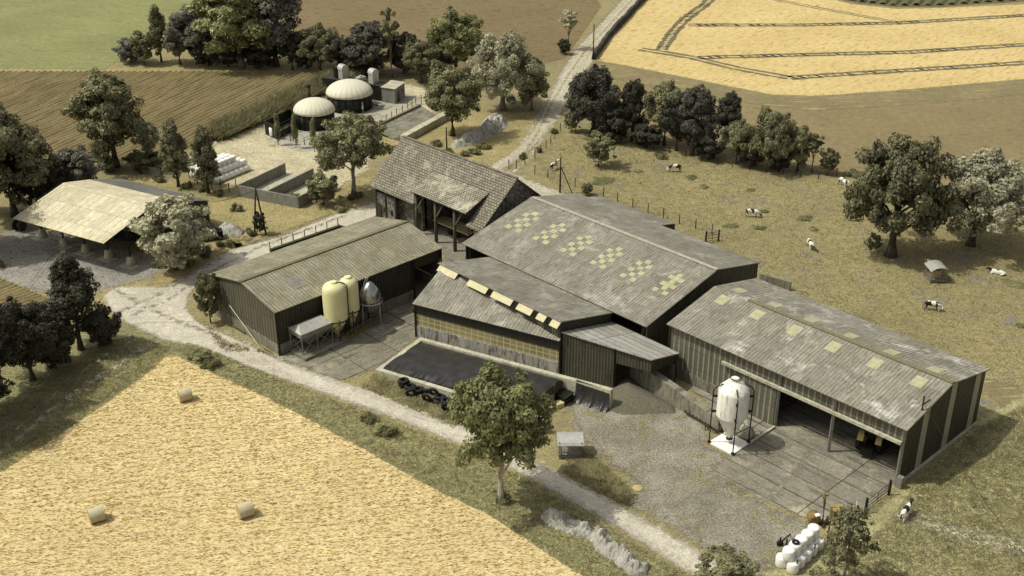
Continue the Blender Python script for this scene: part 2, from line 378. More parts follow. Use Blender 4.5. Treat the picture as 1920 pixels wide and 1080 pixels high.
# roads
ROAD1 = [(370, 601), (481, 650), (522, 672), (600, 701), (700, 733), (786, 763), (900, 812), (1023, 874), (1138, 933), (1240, 990), (1348, 1052), (1480, 1130), (1420, 1170), (1289, 1076), (1146, 985), (972, 887), (845, 828), (700, 772), (600, 737), (464, 689), (425, 672), (370, 650), (310, 640), (235, 605)]
S('track', W(*ROAD1), M['road'], .034, .6)
S('track', W((215, 537), (311, 537), (370, 501), (438, 466), (520, 445), (620, 405), (702, 378), (720, 400), (715, 425), (640, 432), (520, 475), (385, 520), (358, 552), (352, 575), (372, 604), (310, 642), (235, 607), (205, 584), (188, 555)), M['road'], .030, .6)
S('track', W((900, 350), (870, 335), (915, 313), (965, 280), (1000, 240), (1022, 195), (1048, 140), (1080, 90), (1120, 50), (1165, 0), (1200, -60), (1250, -60), (1205, 0), (1160, 50), (1117, 112), (1085, 150), (1062, 195), (1048, 225), (1015, 262), (985, 292), (945, 318), (1000, 340), (1080, 370), (1000, 380)), M['roadb'], .03, .6)
S('gravel_apron', W((-100, 455), (60, 425), (130, 440), (250, 470), (335, 480), (290, 520), (215, 540), (120, 560), (60, 545), (-20, 520), (-160, 520)), M['apron_gravel'], .012, .7)
S('gravel_apron', W((350, 300), (400, 258), (500, 230), (640, 190), (735, 150), (780, 160), (835, 178), (845, 200), (740, 235), (700, 262), (690, 320), (620, 360), (540, 330), (450, 350), (360, 335)), M['palegravel'], .010, .9)
S('gravel_yard', W((1060, 760), (1110, 735), (1160, 720), (1230, 705), (1330, 790), (1330, 835), (1375, 860), (1340, 885), (1440, 945), (1535, 985), (1470, 1060), (1400, 1085), (1350, 1050), (1240, 985), (1160, 940), (1180, 900), (1110, 850), (1075, 815)), M['gravel'], .012, .7)
S('worn_ground', W((1430, 530), (1500, 560), (1640, 600), (1730, 680), (1900, 720), (2000, 800), (1960, 830), (1850, 740), (1690, 690), (1560, 610), (1440, 560)), M['barestrip'], .006, .9)
# concrete yards
S('concrete_yard', W((780, 430), (880, 455), (1000, 500), (870, 560), (785, 632), (704, 693), (640, 715), (522, 672), (560, 640), (772, 555), (835, 480), (740, 445), (700, 405), (730, 395)), M['yard'], .038, .6)
S('concrete_slab', W((1331, 885), (1439, 944), (1535, 981), (1625, 962), (1670, 910), (1690, 905), (1835, 790), (1460, 600), (1250, 690), (1330, 760), (1395, 830)), M['slab'], .022, .6)
S('biogas_pad', W((500, 262), (560, 240), (600, 195), (690, 165), (735, 168), (795, 183), (640, 262), (610, 282), (560, 285)), m_concrete('biogas_concrete', '#aba696', '#9d9888', (8, 8), 44), .02, .8)
# worn lanes and grassy crowns of the tracks
def lane(name, pts, off, w, mat, z):
    Q = [G(*p) for p in pts]; L, Rr_ = [], []
    for i, q in enumerate(Q):
        d = (Q[min(i+1, len(Q)-1)]-Q[max(i-1, 0)]).normalized(); n = Vector((-d.y, d.x, 0)); L.append(q+n*(off+w/2)); Rr_.append(q+n*(off-w/2))
    return S(name, L+Rr_[::-1], mat, z, .5)
M['crown'] = m_ground('grassy_crown', '#9c9068', '#8a8059', '#77704c', .2, 3, .4, .6, amp=.5, wid=.3)
M['rut'] = m_ground('packed_rut', '#c2bba9', '#b6af9d', '#99927f', .2, 3.5, .25, .6, amp=.6, wid=.6)
M['rutd'] = m_ground('damp_rut', '#8d8676', '#7f7969', '#6d6759', .2, 3.5, .3, .6, amp=.75, wid=.6)
FT = [(925, 338), (975, 300), (1008, 250), (1034, 195), (1066, 140), (1098, 95), (1140, 50), (1185, 0)]
lane('track_crown', FT, 0, .5, M['crown'], .045); lane('track_rut', FT, 1.25, .8, M['rut'], .042); lane('track_rut', FT, -1.25, .8, M['rut'], .042)
NT_ = [(400, 627), (470, 662), (560, 703), (640, 735), (740, 772), (850, 812), (960, 858), (1060, 912), (1150, 964), (1250, 1022), (1340, 1080)]
lane('track_rut', NT_, 1.1, .8, M['rut'], .044); lane('track_rut', NT_, -.9, .8, M['rut'], .044)
JT = [(230, 590), (300, 560), (390, 505), (470, 463), (560, 430), (640, 400)]
lane('track_rut', JT, .9, .7, M['rutd'], .044); lane('track_rut', JT, -1.0, .7, M['rutd'], .044); lane('track_rut', [(215, 545), (270, 575), (330, 605), (400, 627)], .2, .8, M['rutd'], .046)
lane('wheel_rut', [(262, 632), (190, 671), (95, 748), (0, 807), (-160, 900)], 0, 1.2, M['track'], .026); lane('wheel_rut', [(292, 640), (195, 700), (107, 760), (0, 849), (-160, 955)], 0, 1.3, M['track'], .026)
lane('wheel_rut', [(545, 640), (640, 680), (760, 640), (860, 540), (880, 480)], 0, .9, M['rutd'], .05)
lane('wheel_rut', [(1480, 830), (1420, 870), (1330, 920), (1250, 950), (1170, 930)], 0, .9, M['rutd'], .028); lane('wheel_rut', [(1540, 800), (1500, 880), (1440, 935), (1340, 980), (1270, 990)], 0, .8, M['rutd'], .028)
# tractor tramlines pressed into the harvested field
mb = MB()
def tram(pts, dash, w=.5, gap=1.7):
    for s in (-1, 1):
        Q = [G(*p) for p in pts]
        for a, b in zip(Q, Q[1:]):
            L = (b-a).length; d = (b-a)/L; n = Vector((-d.y, d.x, 0)); N_ = max(1, int(L/1.6)); x = 0
            for i in range(N_):
                x0, x1 = L*i/N_, L*(i+1)/N_; j0 = random.uniform(-.12, .12)
                o = n*(s*gap/2+j0); ww = w*random.uniform(.7, 1.3)
                mb.face([a+d*x0+o-n*ww+Vector((0, 0, .024)), a+d*x1+o-n*ww+Vector((0, 0, .024)), a+d*x1+o+n*ww+Vector((0, 0, .024)), a+d*x0+o+n*ww+Vector((0, 0, .024))])
                if dash and random.random() < .55:
                    p = a+d*x0; q = a+d*(x0+1.1); mb.face([p+n*gap/2+Vector((0, 0, .027)), q-n*gap/2+Vector((0, 0, .027)), q-n*gap/2+d*.6+Vector((0, 0, .027)), p+n*gap/2+d*.6+Vector((0, 0, .027))])
tram([(1200, 92), (1300, 108), (1380, 128), (1480, 146)], 0); tram([(1480, 146), (1600, 138), (1750, 129), (1920, 118), (2200, 95)], 1)
tram([(1310, 108), (1500, 103), (1700, 98), (1920, 84), (2200, 62)], 1); tram([(1290, 47), (1500, 47), (1690, 43), (1920, 29), (2200, 8)], 1)
tram([(1240, 94), (1262, 60), (1285, 36), (1320, 10), (1345, -12)], 1); tram([(1455, 0), (1560, 20), (1690, 43)], 0, .3, 1.3); 
tag(mb.build('tramlines', m_plain('pressed_straw', '#655e46', .95, .35, 1.2)), kind='structure')
# ================================================================ BUILDING MATERIALS
def m_roof(name, c1, c2, lich, pale, per=.38, sheet=(1.05, 2.2), patch=.5, cor=.17, row=.78, mort=.04):
    t = NT(name); uv = t.co('UV'); ob = t.co()
    br = t.n('ShaderNodeTexBrick', offset=.0, inp={'Vector': uv, 'Scale': 1.0, 'Mortar Size': mort, 'Mortar Smooth': .2, 'Brick Width': sheet[0], 'Row Height': sheet[1], 'Color1': (1.12, 1.12, 1.12, 1), 'Color2': (.84, .83, .8, 1), 'Mortar': (row, row, row, 1)}).outputs[0]
    col = t.mix(t.rng(t.noise(ob, .35, 5, .7), .35, .65), c1, c2)
    col = t.mix(1.0, col, br, 'MULTIPLY')
    su = t.noise(t.co('UV', 0, (3.0, .55, 1)), 1.0, 3, .75); col = t.mix(t.rng(su, .54, .66, 0, .8), col, lich)
    col = t.mix(t.rng(t.noise(ob, .28, 6, .75, .6), .54, .66, 0, patch), col, pale)
    fn = t.noise(t.co('UV', 0, (4, 1.0, 1)), 1.1, 3, .75); col = t.scale(col, t.rng(fn, .36, .64, .78, 1.2))
    wv = t.n('ShaderNodeTexWave', wave_type='BANDS', bands_direction='X', wave_profile='SIN', inp={'Vector': uv, 'Scale': 1/per*.314159*10/10, 'Distortion': .0}).outputs['Fac']
    col = t.scale(col, t.rng(wv, 0, 1, 1-cor, 1+cor*.6))
    return t.out(col, .75, t.bump(wv, .5, .06), spec=.3)
M['roof'] = m_roof('fibre_cement_sheets', '#878376', '#757164', '#5f5642', '#a8a398', patch=.6)
M['roof_moss'] = m_roof('mossy_sheets', '#8a8570', '#797460', '#716638', '#a09b8b', per=.42, patch=.35, cor=.24)
M['roof_grey'] = m_roof('weathered_sheets', '#8a8678', '#787467', '#605746', '#bdb8ad', patch=.75)
M['roof_pale'] = m_roof('bright_tin', '#cbc2a4', '#bfb698', '#b0a583', '#d9d1b8', sheet=(1.1, 3.2), patch=.4, cor=.1, row=.7, mort=.07)
M['roof_dark'] = m_roof('dark_tin', '#6f6d66', '#63615b', '#55503f', '#85827a', sheet=(1.0, 2.5))
M['roof_new'] = m_roof('zinc_sheets', '#9e9b92', '#929087', '#86826f', '#b5b2a8', per=.3, sheet=(1.1, 9), patch=.4, cor=.08, row=.45, mort=.09)
def m_clad(name, c1, c2, per=.4, cor=.5, streak='#2c2a20', rough=.6, lo=.55):
    t = NT(name); uv = t.co('UV'); ob = t.co()
    wv = t.n('ShaderNodeTexWave', wave_type='BANDS', bands_direction='X', wave_profile='SIN', inp={'Vector': uv, 'Scale': 1/per*.314159, 'Distortion': 0.0}).outputs['Fac']
    col = t.mix(t.rng(wv, lo, .97), c1, c2)
    col = t.mix(t.rng(t.noise(t.co('UV', 0, (1.6, .25, 1)), 1.0, 4, .7), .5, .68, 0, .7), col, streak)
    br = t.n('ShaderNodeTexBrick', offset=.0, inp={'Vector': uv, 'Scale': 1.0, 'Mortar Size': .03, 'Brick Width': 40.0, 'Row Height': 2.1, 'Color1': (1, 1, 1, 1), 'Color2': (.93, .93, .93, 1), 'Mortar': (.55, .55, .55, 1)}).outputs[0]
    col = t.mix(1.0, col, br, 'MULTIPLY'); col = t.scale(col, t.rng(t.noise(uv, 5, 3, .7), .3, .7, .75, 1.25))
    return t.out(col, rough, t.bump(wv, cor, .06), spec=.3)
M['clad'] = m_clad('green_grey_cladding', '#3f3e32', '#5e5b4b', per=.34)
M['clad_lit'] = m_clad('sunlit_cladding', '#615e50', '#928d76', streak='#45423a', per=.66, lo=.76)  # lighter copy for the sunny front, sunlight painted into the colour
M['clad_dark'] = m_clad('shaded_cladding', '#2e2d24', '#45422f', streak='#1f1e17')  # near-black copy for walls turned from the sun, shade in the colour
M['clad_black'] = m_clad('blackened_cladding', '#24231b', '#33322a', per=.34, streak='#191812')
M['clad_brown'] = m_clad('brown_cladding', '#4d4a3b', '#6a6552', per=.55, streak='#38352b')
def m_conc(name, c1, c2, st='#4a473c', amt=.8):
    t = NT(name); ob = t.co()
    col = t.mix(t.rng(t.noise(ob, .6, 5, .7), .35, .65), c1, c2)
    col = t.mix(t.rng(t.noise(t.co('UV', 0, (2.2, .35, 1)), 1.0, 5, .75), .47, .62, 0, amt), col, st)
    fn = t.noise(ob, 6, 3, .7); col = t.scale(col, t.rng(fn, .3, .7, .75, 1.25))
    return t.out(col, .9, t.bump(fn, .3, .05), spec=.2)
M['conc'] = m_conc('weathered_concrete', '#8c8877', '#75715f')
M['conc_pale'] = m_conc('pale_concrete', '#b9b49e', '#a19c87', '#6d6852', .5)
M['conc_dark'] = m_conc('dark_concrete', '#625f53', '#504d43', '#35332b')  # darker grey, used for the basin channel
M['plate'] = m_conc('concrete_panels', '#8a887d', '#7b796e', '#5f5d54', .5)
def m_stone(name, c1, c2, mort, sc=1.6):
    t = NT(name); ob = t.co()
    vo = t.n('ShaderNodeTexVoronoi', feature='F1', inp={'Vector': ob, 'Scale': sc, 'Randomness': .9})
    ed = t.n('ShaderNodeTexVoronoi', feature='DISTANCE_TO_EDGE', inp={'Vector': ob, 'Scale': sc, 'Randomness': .9}).outputs['Distance']
    v = t.n('ShaderNodeSeparateColor', inp={0: vo.outputs['Color']}).outputs[0]
    col = t.mix(v, c1, c2); col = t.mix(t.rng(ed, .02, .09), mort, col)
    col = t.scale(col, t.rng(t.noise(ob, 3, 4, .7), .3, .7, .75, 1.25))
    return t.out(col, .9, t.bump(ed, .6, .08), spec=.2)
M['stone'] = m_stone('rubble_stone', '#878274', '#666257', '#413e35')
M['drystone'] = m_stone('drystone', '#4d4b42', '#38362f', '#201f1a', 1.2)
def m_tiles(name, c1, c2, moss, w=.5, h=.38, thr=.54):
    t = NT(name); uv = t.co('UV'); ob = t.co()
    br = t.n('ShaderNodeTexBrick', offset=.5, inp={'Vector': uv, 'Scale': 1.0, 'Mortar Size': .05, 'Mortar Smooth': .3, 'Brick Width': w, 'Row Height': h, 'Color1': C(c1), 'Color2': C(c2), 'Mortar': C('#3d382d')})
    col = t.mix(t.rng(t.noise(ob, .3, 6, .75, .5), thr, thr+.14, 0, .75), br.outputs[0], moss)
    col = t.scale(col, t.rng(t.noise(ob, 2.5, 4, .75), .3, .7, .72, 1.28))
    return t.out(col, .85, t.bump(br.outputs[1], -.7, .06), spec=.2)
M['tile'] = m_tiles('stone_tiles', '#8b8473', '#716a5b', '#a8a28c')
M['tile_fine'] = m_tiles('small_stone_tiles', '#968f7d', '#7f7867', '#b9b39c', .42, .3, .48)
M['wood'] = m_plain('grey_timber', '#5b5443', .85, .3, 2)
M['wood_pale'] = m_plain('pale_timber', '#bcae80', .85, .25, 2)
M['wood_dark'] = m_plain('dark_timber', '#322d22', .85, .3, 2)
M['steel'] = m_plain('rusty_steel', '#3f3a2e', .6, .3, 3, .3)
M['steel_dark'] = m_plain('dark_steel', '#1f1e1a', .5, .3, 3, .3)
M['galv'] = m_plain('galvanised_steel', '#aeaca2', .42, .22, 3, .3)
M['galv_dull'] = m_plain('dull_steel', '#817f74', .5, .25, 2, .25)
M['cream'] = m_plain('cream_fibreglass', '#cfc898', .45, .1, .8)
M['skylight'] = m_plain('yellowed_skylight', '#a19d7c', .5, .25, 1.6)
M['flap'] = m_plain('pale_sheet', '#b9b08a', .6, .12, 1.5)
M['translucent'] = m_plain('milky_sheet', '#8d8a78', .5, .15, 1.2)
M['black'] = m_plain('black_paint', '#14140f', .5, .3, 2)
M['rubber'] = m_plain('black_rubber', '#1d1c18', .8, .3, 5)
M['straw_bed'] = m_plain('straw_bedding', '#a8955c', .95, .3, 2.5)
M['inside'] = m_plain('inner_floor', '#7d786a', .95, .3, 1.5)
M['gravel_heap'] = m_plain('shaded_aggregate', '#5f5b4b', .95, .5, 6)  # aggregate darkened to the shadow the lean-to throws over the heap
M['rust'] = m_plain('rusty_yellow', '#756238', .7, .35, 4)
M['yellowp'] = m_plain('yellow_paint', '#8f8050', .5, .15, 3)
M['white'] = m_plain('white_paint', '#e6e3d8', .5, .08, 2)
M['wrap'] = m_plain('white_film', '#e4e2d9', .35, .08, 3)
M['hay'] = m_plain('pressed_hay', '#a8966a', .95, .3, 7)
M['haywrap'] = m_plain('netted_hay', '#b4aa8c', .9, .2, 6)
t = NT('silage_film'); fn = t.noise(t.co(), .9, 5, .7); M['film'] = t.out(t.scale(C('#2c2b28'), t.rng(fn, .3, .7, .75, 1.3)), .33, t.bump(t.noise(t.co(), 1.6, 4, .7), .6, .15), spec=.45)
t = NT('netting'); w1 = t.n('ShaderNodeTexBrick', offset=0.0, inp={'Vector': t.co('UV'), 'Scale': 1.0, 'Mortar Size': .045, 'Brick Width': .8, 'Row Height': .55, 'Color1': (0, 0, 0, 1), 'Color2': (0, 0, 0, 1), 'Mortar': (1, 1, 1, 1)}).outputs[0]
M['net'] = t.out(t.mix(w1, t.mix(t.rng(t.noise(t.co(), .35, 4), .4, .6), '#8f8458', '#a3976a'), '#b9b28f'), .9, alpha=t.rng(w1, 0, 1, .8, .97))
# ================================================================ BUILDINGS
def part(mb, name, mat, par): return mb.build(name, mat, par)
def ridge_roof_u(fr, u0, u1, prof, t, mats, par, name='roof'):   # profile [(v,z)], runs along u
    mats = mats if isinstance(mats, list) else [mats]
    mb = MB()
    for i in range(len(prof)-1):
        (va, za), (vb, zb) = prof[i], prof[i+1]
        mb.slab([fr.p(u0, va, za), fr.p(u1, va, za), fr.p(u1, vb, zb), fr.p(u0, vb, zb)], t, min(i, len(mats)-1), fr.U)
    return mb.build(name, mats, par)
def gable(mb, fr, u, prof, z0, t, drop=.12, mi=0):
    out = [fr.p(u, prof[0][0], z0)]+[fr.p(u, v, z-drop) for v, z in prof]+[fr.p(u, prof[-1][0], z0)]
    out = [out[0], out[-1]]+out[1:-1][::-1]; n = fr.U*t
    mb.face(out, mi, fr.V); mb.face([p+n for p in out][::-1], mi, fr.V)
    for i in range(len(out)):
        j = (i+1) % len(out); mb.face([out[i], out[i]+n, out[j]+n, out[j]], mi)
# ---- right machine shed
RS = Fr((16.43, 109.07), -46.4); RL, RW = 27.5, 15.1; RP = [(0, 6.3), (7.55, 7.92), (RW, 6.3)]
rs = thing('machine_shed', 'long grey shed at right with an open front and pale strips down its gable end', 'shed', RS.p(0, 0))
ridge_roof_u(RS, -.05, RL+.25, [(-.35, 6.225), (7.55, 7.92), (RW+.3, 6.235)], .09, M['roof_grey'], rs)
mb = MB(); mb.beam(RS.p(4.5, 7.55, 7.97), RS.p(RL+.2, 7.55, 7.97), .5, .07); mb.build('ridge_cap', m_plain('mossy_ridge', '#6f6a4e', .9, .3, 3), rs)
u_o, _ = RS.uv(G(1449, 797.5)); u_o = min(max(u_o, 11), 14)
mb = MB(); mb.wall(RS.p(.1, .25), RS.p(u_o, .25), 1.3, 6.15, .12); mb.wall(RS.p(u_o, .25), RS.p(RL, .25), 4.35, 6.15, .12); mb.build('front_cladding', M['clad_lit'], rs)
mb = MB(); mb.wall(RS.p(.1, .2), RS.p(u_o-2.2, .2), 0, 1.3, .3); mb.build('plinth_wall', M['conc'], rs)
dr = MB(); dr.wall(RS.p(u_o-4.4, -.02), RS.p(u_o, -.02), .1, 4.5, .1); dr = dr.build('sliding_door', M['clad_lit'], rs)
mb = MB(); mb.beam(RS.p(u_o-6.6, -.12, 4.55), RS.p(RL-.2, -.12, 4.55), .3, .3); mb.build('door_rail', M['conc_pale'], rs)
for u in (u_o+.2, (u_o+RL)/2-.5, RL-.15):
    mb = MB(); mb.beam(RS.p(u, .1, 0), RS.p(u, .1, 6.1), .26, .26); mb.build('post', M['galv_dull'], rs)
mb = MB(); gable(mb, RS, RL-.12, [(.12, 6.3), (7.55, 7.9), (RW-.1, 6.3)], .25, .12); mb.build('gable_wall', M['clad_dark'], rs)
mb = MB(); mb.wall(RS.p(RL+.02, .1), RS.p(RL+.02, RW-.05), 0, .28, -.14); mb.build('sill_beam', M['conc_pale'], rs)
for v0, v1 in ((3.0, 4.1), (7.9, 9.0), (12.9, 14.0)):
    zt = lambda v: 6.1+1.6*(1-abs(v-7.55)/7.55)
    mb = MB(); mb.wall(RS.p(RL+.015, v0), RS.p(RL+.015, v1), .3, zt(v0), -.02, 0, zt(v1)); mb.build('light_strip', M['translucent'], rs)
mb = MB(); gable(mb, RS, .02, [(.1, 6.3), (7.55, 7.9), (RW-.1, 6.3)], 0, .12); mb.wall(RS.p(.1, RW-.2), RS.p(RL-.1, RW-.2), 0, 6.1, .12); mb.build('rear_cladding', M['clad_dark'], rs)
for q in [(345,160),(513,232),(693,307),(880,387),(1082,467),(1293,556)]:
    u, v = RS.onroof(1220+q[0]/2.571, 500+q[1]/2.571, 0, 6.3, 7.55, 7.92)
    mb = MB(); s = (7.92-6.3)/7.55; z = lambda v: 6.33+s*v
    mb.slab([RS.p(u-.62, v-.75, z(v-.75)), RS.p(u+.62, v-.75, z(v-.75)), RS.p(u+.62, v+.75, z(v+.75)), RS.p(u-.62, v+.75, z(v+.75))], .03); mb.build('skylight', M['skylight'], rs)
for q in [(430,115),(600,184),(780,256),(967,332),(1165,412),(1373,496)]:
    u, v = RS.onroof(1220+q[0]/2.571, 500+q[1]/2.571, RW, 6.3, 7.55, 7.92)
    mb = MB(); s = (7.92-6.3)/7.55; z = lambda v: 6.33+s*(RW-v)
    mb.slab([RS.p(u-.62, v-.75, z(v-.75)), RS.p(u+.62, v-.75, z(v-.75)), RS.p(u+.62, v+.75, z(v+.75)), RS.p(u-.62, v+.75, z(v+.75))], .03); mb.build('skylight', M['skylight'], rs)
mb = MB(); mb.box(RS.p(RL+.3, -.1), (.55, .5, 1.15), -46.4); mb.build('meter_cabinet', M['galv_dull'], rs)
# ---- central barn
CB = Fr((-5.77, 132.06), -46.4); CL = 29.4; CP = [(0, 5.0), (11.63, 7.72), (19.72, 5.94)]
cb = thing('cattle_barn', 'large low pitched barn in the middle with clusters of yellow skylights on its roof', 'barn', CB.p(0, 0))
ridge_roof_u(CB, -.25, CL, [(-.3, 4.93), (11.63, 7.72), (19.95, 5.89)], .1, M['roof'], cb)
mb = MB(); mb.beam(CB.p(0, 11.63, 7.76), CB.p(CL, 11.63, 7.76), .55, .07); mb.build('ridge_cap', m_plain('pale_ridge', '#9a9484', .9, .3, 3), cb)
mb = MB(); gable(mb, CB, CL-.25, CP, 0, .12); mb.build('gable_wall', M['clad'], cb)
mb = MB(); gable(mb, CB, .1, CP, 2.2, .12); mb.build('gable_wall', M['clad_dark'], cb)
mb = MB(); mb.wall(CB.p(.1, 19.5), CB.p(CL-.2, 19.5), 0, 5.8, .12); mb.build('rear_cladding', M['clad_dark'], cb)
mb = MB(); mb.wall(CB.p(.12, .5), CB.p(.12, 19.3), 0, 2.2, .3); mb.build('plinth_wall', M['conc'], cb)
for k in range(6):
    mb = MB(); u = .5+k*(CL-1.4)/5; mb.beam(CB.p(u, .3, 0), CB.p(u, .3, 4.9), .28, .28); mb.beam(CB.p(u, .4, 3.4), CB.p(u, 2.2, 5.25), .16, .16); mb.build('post', M['steel'], cb)
mb = MB(); mb.box(CB.p(CL/2, 9.9, .02), (CL-.6, 19.0, .05), -46.4); mb.build('bedding', M['straw_bed'], cb)
mb = MB(); mb.slab([CB.p(1.5, 19.8, 5.84), CB.p(14.2, 19.8, 5.84), CB.p(14.2, 23.1, 5.1), CB.p(1.5, 23.1, 5.1)], .1, 0, CB.U); mb.build('lean_to_roof', M['roof'], cb)
mb = MB(); mb.wall(CB.p(1.6, 23.0), CB.p(14.1, 23.0), 0, 5.0, .12); mb.wall(CB.p(14.1, 19.7), CB.p(14.1, 23.0), 0, 5.7, .12, 0, 5.0); mb.build('lean_to_wall', M['clad_dark'], cb)
sC = (7.72-5.0)/11.63
PAT = [(0,0),(2,0),(4,0),(1,1),(3,1),(5,1),(0,2),(2,2),(4,2)]; PX = PAT+[(1,0),(3,0),(1,2),(3,2),(2,1)]
for i, q in enumerate([(281,255),(435,320),(588,388),(757,457),(925,530),(1107,608)]):
    u0, v0 = CB.onroof(860+q[0]/3, 340+q[1]/3, 0, 5.0, 11.63, 7.72); mb = MB()
    ea = [CB.onroof(860+(q[0]+k[0])/3, 340+(q[1]+k[1])/3, 0, 5.0, 11.63, 7.72) for k in ((25, -16.3), (27, 12))]
    da = ea[0][1]-v0; db = ea[1][0]-u0
    for a, b in (PX[:9] if i < 5 else PAT+[(2,1),(4,1)]):
        u, v = u0+b*db, v0+a*da; hu, hv = db*.485, da*.485; z = lambda v: 5.035+sC*v
        mb.slab([CB.p(u-hu, v-hv, z(v-hv)), CB.p(u+hu, v-hv, z(v-hv)), CB.p(u+hu, v+hv, z(v+hv)), CB.p(u-hu, v+hv, z(v+hv))], .03)
    mb.build('skylight_cluster', M['skylight'], cb)
# ---- left barn
LB = Fr((-25.59, 113.1), 44.3); LL, LW = 23.8, 12.9; LP = [(0, 5.5), (6.3, 6.92), (LW, 5.5)]
lb = thing('feed_barn', 'mossy roofed barn with dark corrugated walls behind the cream silos', 'barn', LB.p(0, 0))
ridge_roof_u(LB, -.25, LL+.1, [(-.25, 5.45), (6.3, 6.92), (LW+.25, 5.45)], .09, M['roof_moss'], lb)
mb = MB(); mb.beam(LB.p(-.25, 6.3, 6.96), LB.p(LL, 6.3, 6.96), .5, .07); mb.build('ridge_cap', m_plain('mossy_ridge', '#67624a', .9, .3, 3), lb)
uo = LB.uv(G(771.4, 558.3))[0]
mb = MB(); mb.wall(LB.p(0, .1), LB.p(uo, .1), 1.25, 5.4, .12); mb.wall(LB.p(uo, .1), LB.p(LL, .1), 3.9, 5.4, .12); mb.wall(LB.p(0, LW-.2), LB.p(LL, LW-.2), 1.2, 5.4, .12); mb.build('side_cladding', M['clad_dark'], lb)
for u in (.02, LL-.2):
    mb = MB(); gable(mb, LB, u, [(.12, 5.5), (6.3, 6.9), (LW-.12, 5.5)], 1.25, .1); mb.build('gable_cladding', M['clad_brown'], lb)
mb = MB(); mb.wall(LB.p(-.05, .0), LB.p(uo, .0), 0, 1.25, .3); mb.wall(LB.p(-.05, LW), LB.p(-.05, .3), 0, 1.25, .3); mb.wall(LB.p(LL-.3, .4), LB.p(LL-.3, LW), 0, 1.25, .25); mb.wall(LB.p(.3, LW-.3), LB.p(LL, LW-.3), 0, 1.2, .25); mb.build('base_wall', M['conc'], lb)
for u in (0, 6.2, 12.4, uo, LL-.1):
    mb = MB(); mb.beam(LB.p(u, -.08, 0), LB.p(u, -.08, 5.35), .2, .2); mb.build('post', M['steel_dark'], lb)
mb = MB(); mb.box(LB.p(LL/2, LW/2, .045), (LL-1, LW-1, .02), 44.3); mb.build('floor', M['inside'], lb)
u, v = LB.onroof(555, 529, 0, 5.5, 6.3, 6.92); z = lambda v: 5.54+1.42/6.3*v
mb = MB(); mb.slab([LB.p(u-.8, v-1.1, z(v-1.1)), LB.p(u+.8, v-1.1, z(v-1.1)), LB.p(u+.8, v+1.1, z(v+1.1)), LB.p(u-.8, v+1.1, z(v+1.1))], .03); mb.build('repair_sheet', M['galv_dull'], lb)
mb = MB(); mb.tube([LB.p(-.25, 9.2, 2.9), LB.p(-.9, 2.2, .25), LB.p(-.6, .0, .1)], .05); mb.build('drain_pipe', M['conc_pale'], lb)
# ---- split-roof cattle shed
MS = Fr((5.12, 108.85), 133.6)            # u towards the left/back along the clerestory, v to the front-left
ms = thing('clerestory_shed', 'cattle shed with a split roof, pale ventilation flaps and netted front above stained concrete', 'shed', MS.p(0, 0))
FRp, FLp = Vector((5.05, 108.8, 0)), Vector((-10.87, 117.3, 0)); dF = (FLp-FRp).normalized(); nF = Vector((dF.y, -dF.x, 0)); nF = -nF if nF.dot(Vector((0, -1, 0))) > 0 else nF  # inwards
Z = lambda p, z: Vector((p.x, p.y, z))
CL0, CL1 = MS.p(0, 0), MS.p(19.0, 0)
mb = MB(); mb.slab([MS.p(-.2, .2, 6.62), MS.p(-.2, -8.05, 4.72), MS.p(19.6, -8.05, 4.72), MS.p(19.6, .2, 6.62)], .1, 0, MS.U); mb.build('upper_roof', M['roof'], ms)
mb = MB(); mb.slab([Z(FRp-nF*.25-dF*.05, 4.32), Z(CL0+MS.V*.02, 4.42), Z(CL1+MS.V*.02, 6.28), Z(FLp-nF*.25+dF*.2, 4.30)], .1, 0, dF); mb.build('lower_roof', M['roof_grey'], ms)
mb = MB(); mb.wall(MS.p(0, -.02), MS.p(19, -.02), 4.3, 6.45, -.12, 0, 6.45, 6.2); mb.build('clerestory_wall', M['clad'], ms)
for q0, q1 in (((420, 55), (535, 135)), ((595, 145), (715, 222)), ((737, 214), (862, 298)), ((887, 288), (980, 352)), ((1004, 342), (1060, 390)), ((1084, 384), (1140, 430))):
    ua, _ = MS.onv(690+(q0[0]+8)/3.1475, 480+q0[1]/3.1475, .1); ub, _ = MS.onv(690+q1[0]/3.1475, 480+(q1[1]-22)/3.1475, .1)
    mb = MB(); mb.slab([MS.p(ua, .15, 6.48), MS.p(ua, .75, 5.95), MS.p(ub, .75, 5.95), MS.p(ub, .15, 6.48)], .04); mb.build('vent_flap', M['flap'], ms)
mb = MB(); mb.wall(FLp, FRp, 0, 1.5, .25); mb.build('base_wall', m_conc('streaked_concrete', '#a5a196', '#918d83', '#38362d', .95), ms)
mb = MB(); mb.wall(FLp, FRp, 3.05, 4.26, .1); mb.build('eave_cladding', M['clad_black'], ms)
mb = MB(); mb.face([Z(FLp+nF*.1, 1.5), Z(FRp+nF*.1, 1.5), Z(FRp+nF*.1, 3.05), Z(FLp+nF*.1, 3.05)]); mb.build('front_netting', M['net'], ms)
for k in (0, 1):
    p = FLp+(FRp-FLp)*k-nF*.06; mb = MB(); mb.beam(Z(p, 0), Z(p, 4.25), .14); mb.build('post', M['steel'], ms)
mb = MB(); mb.face([Z(FLp+nF*.3, .9), Z(FRp+nF*.3, .9), MS.p(0, -7.8, .9), MS.p(19.4, -7.8, .9), MS.p(19.2, 0, .9)]); mb.build('bedding', M['straw_bed'], ms)
gp = [MS.p(-.02, 0, 0), MS.p(-.02, -7.95, 0), MS.p(-.02, -7.95, 4.6), MS.p(-.02, 0, 6.45)]
mb = MB(); mb.face(gp[::-1]); mb.face([p+MS.U*.12 for p in gp]); mb.face([gp[3], gp[2], gp[2]+MS.U*.12, gp[3]+MS.U*.12]); mb.build('gable_wall', M['clad_dark'], ms)
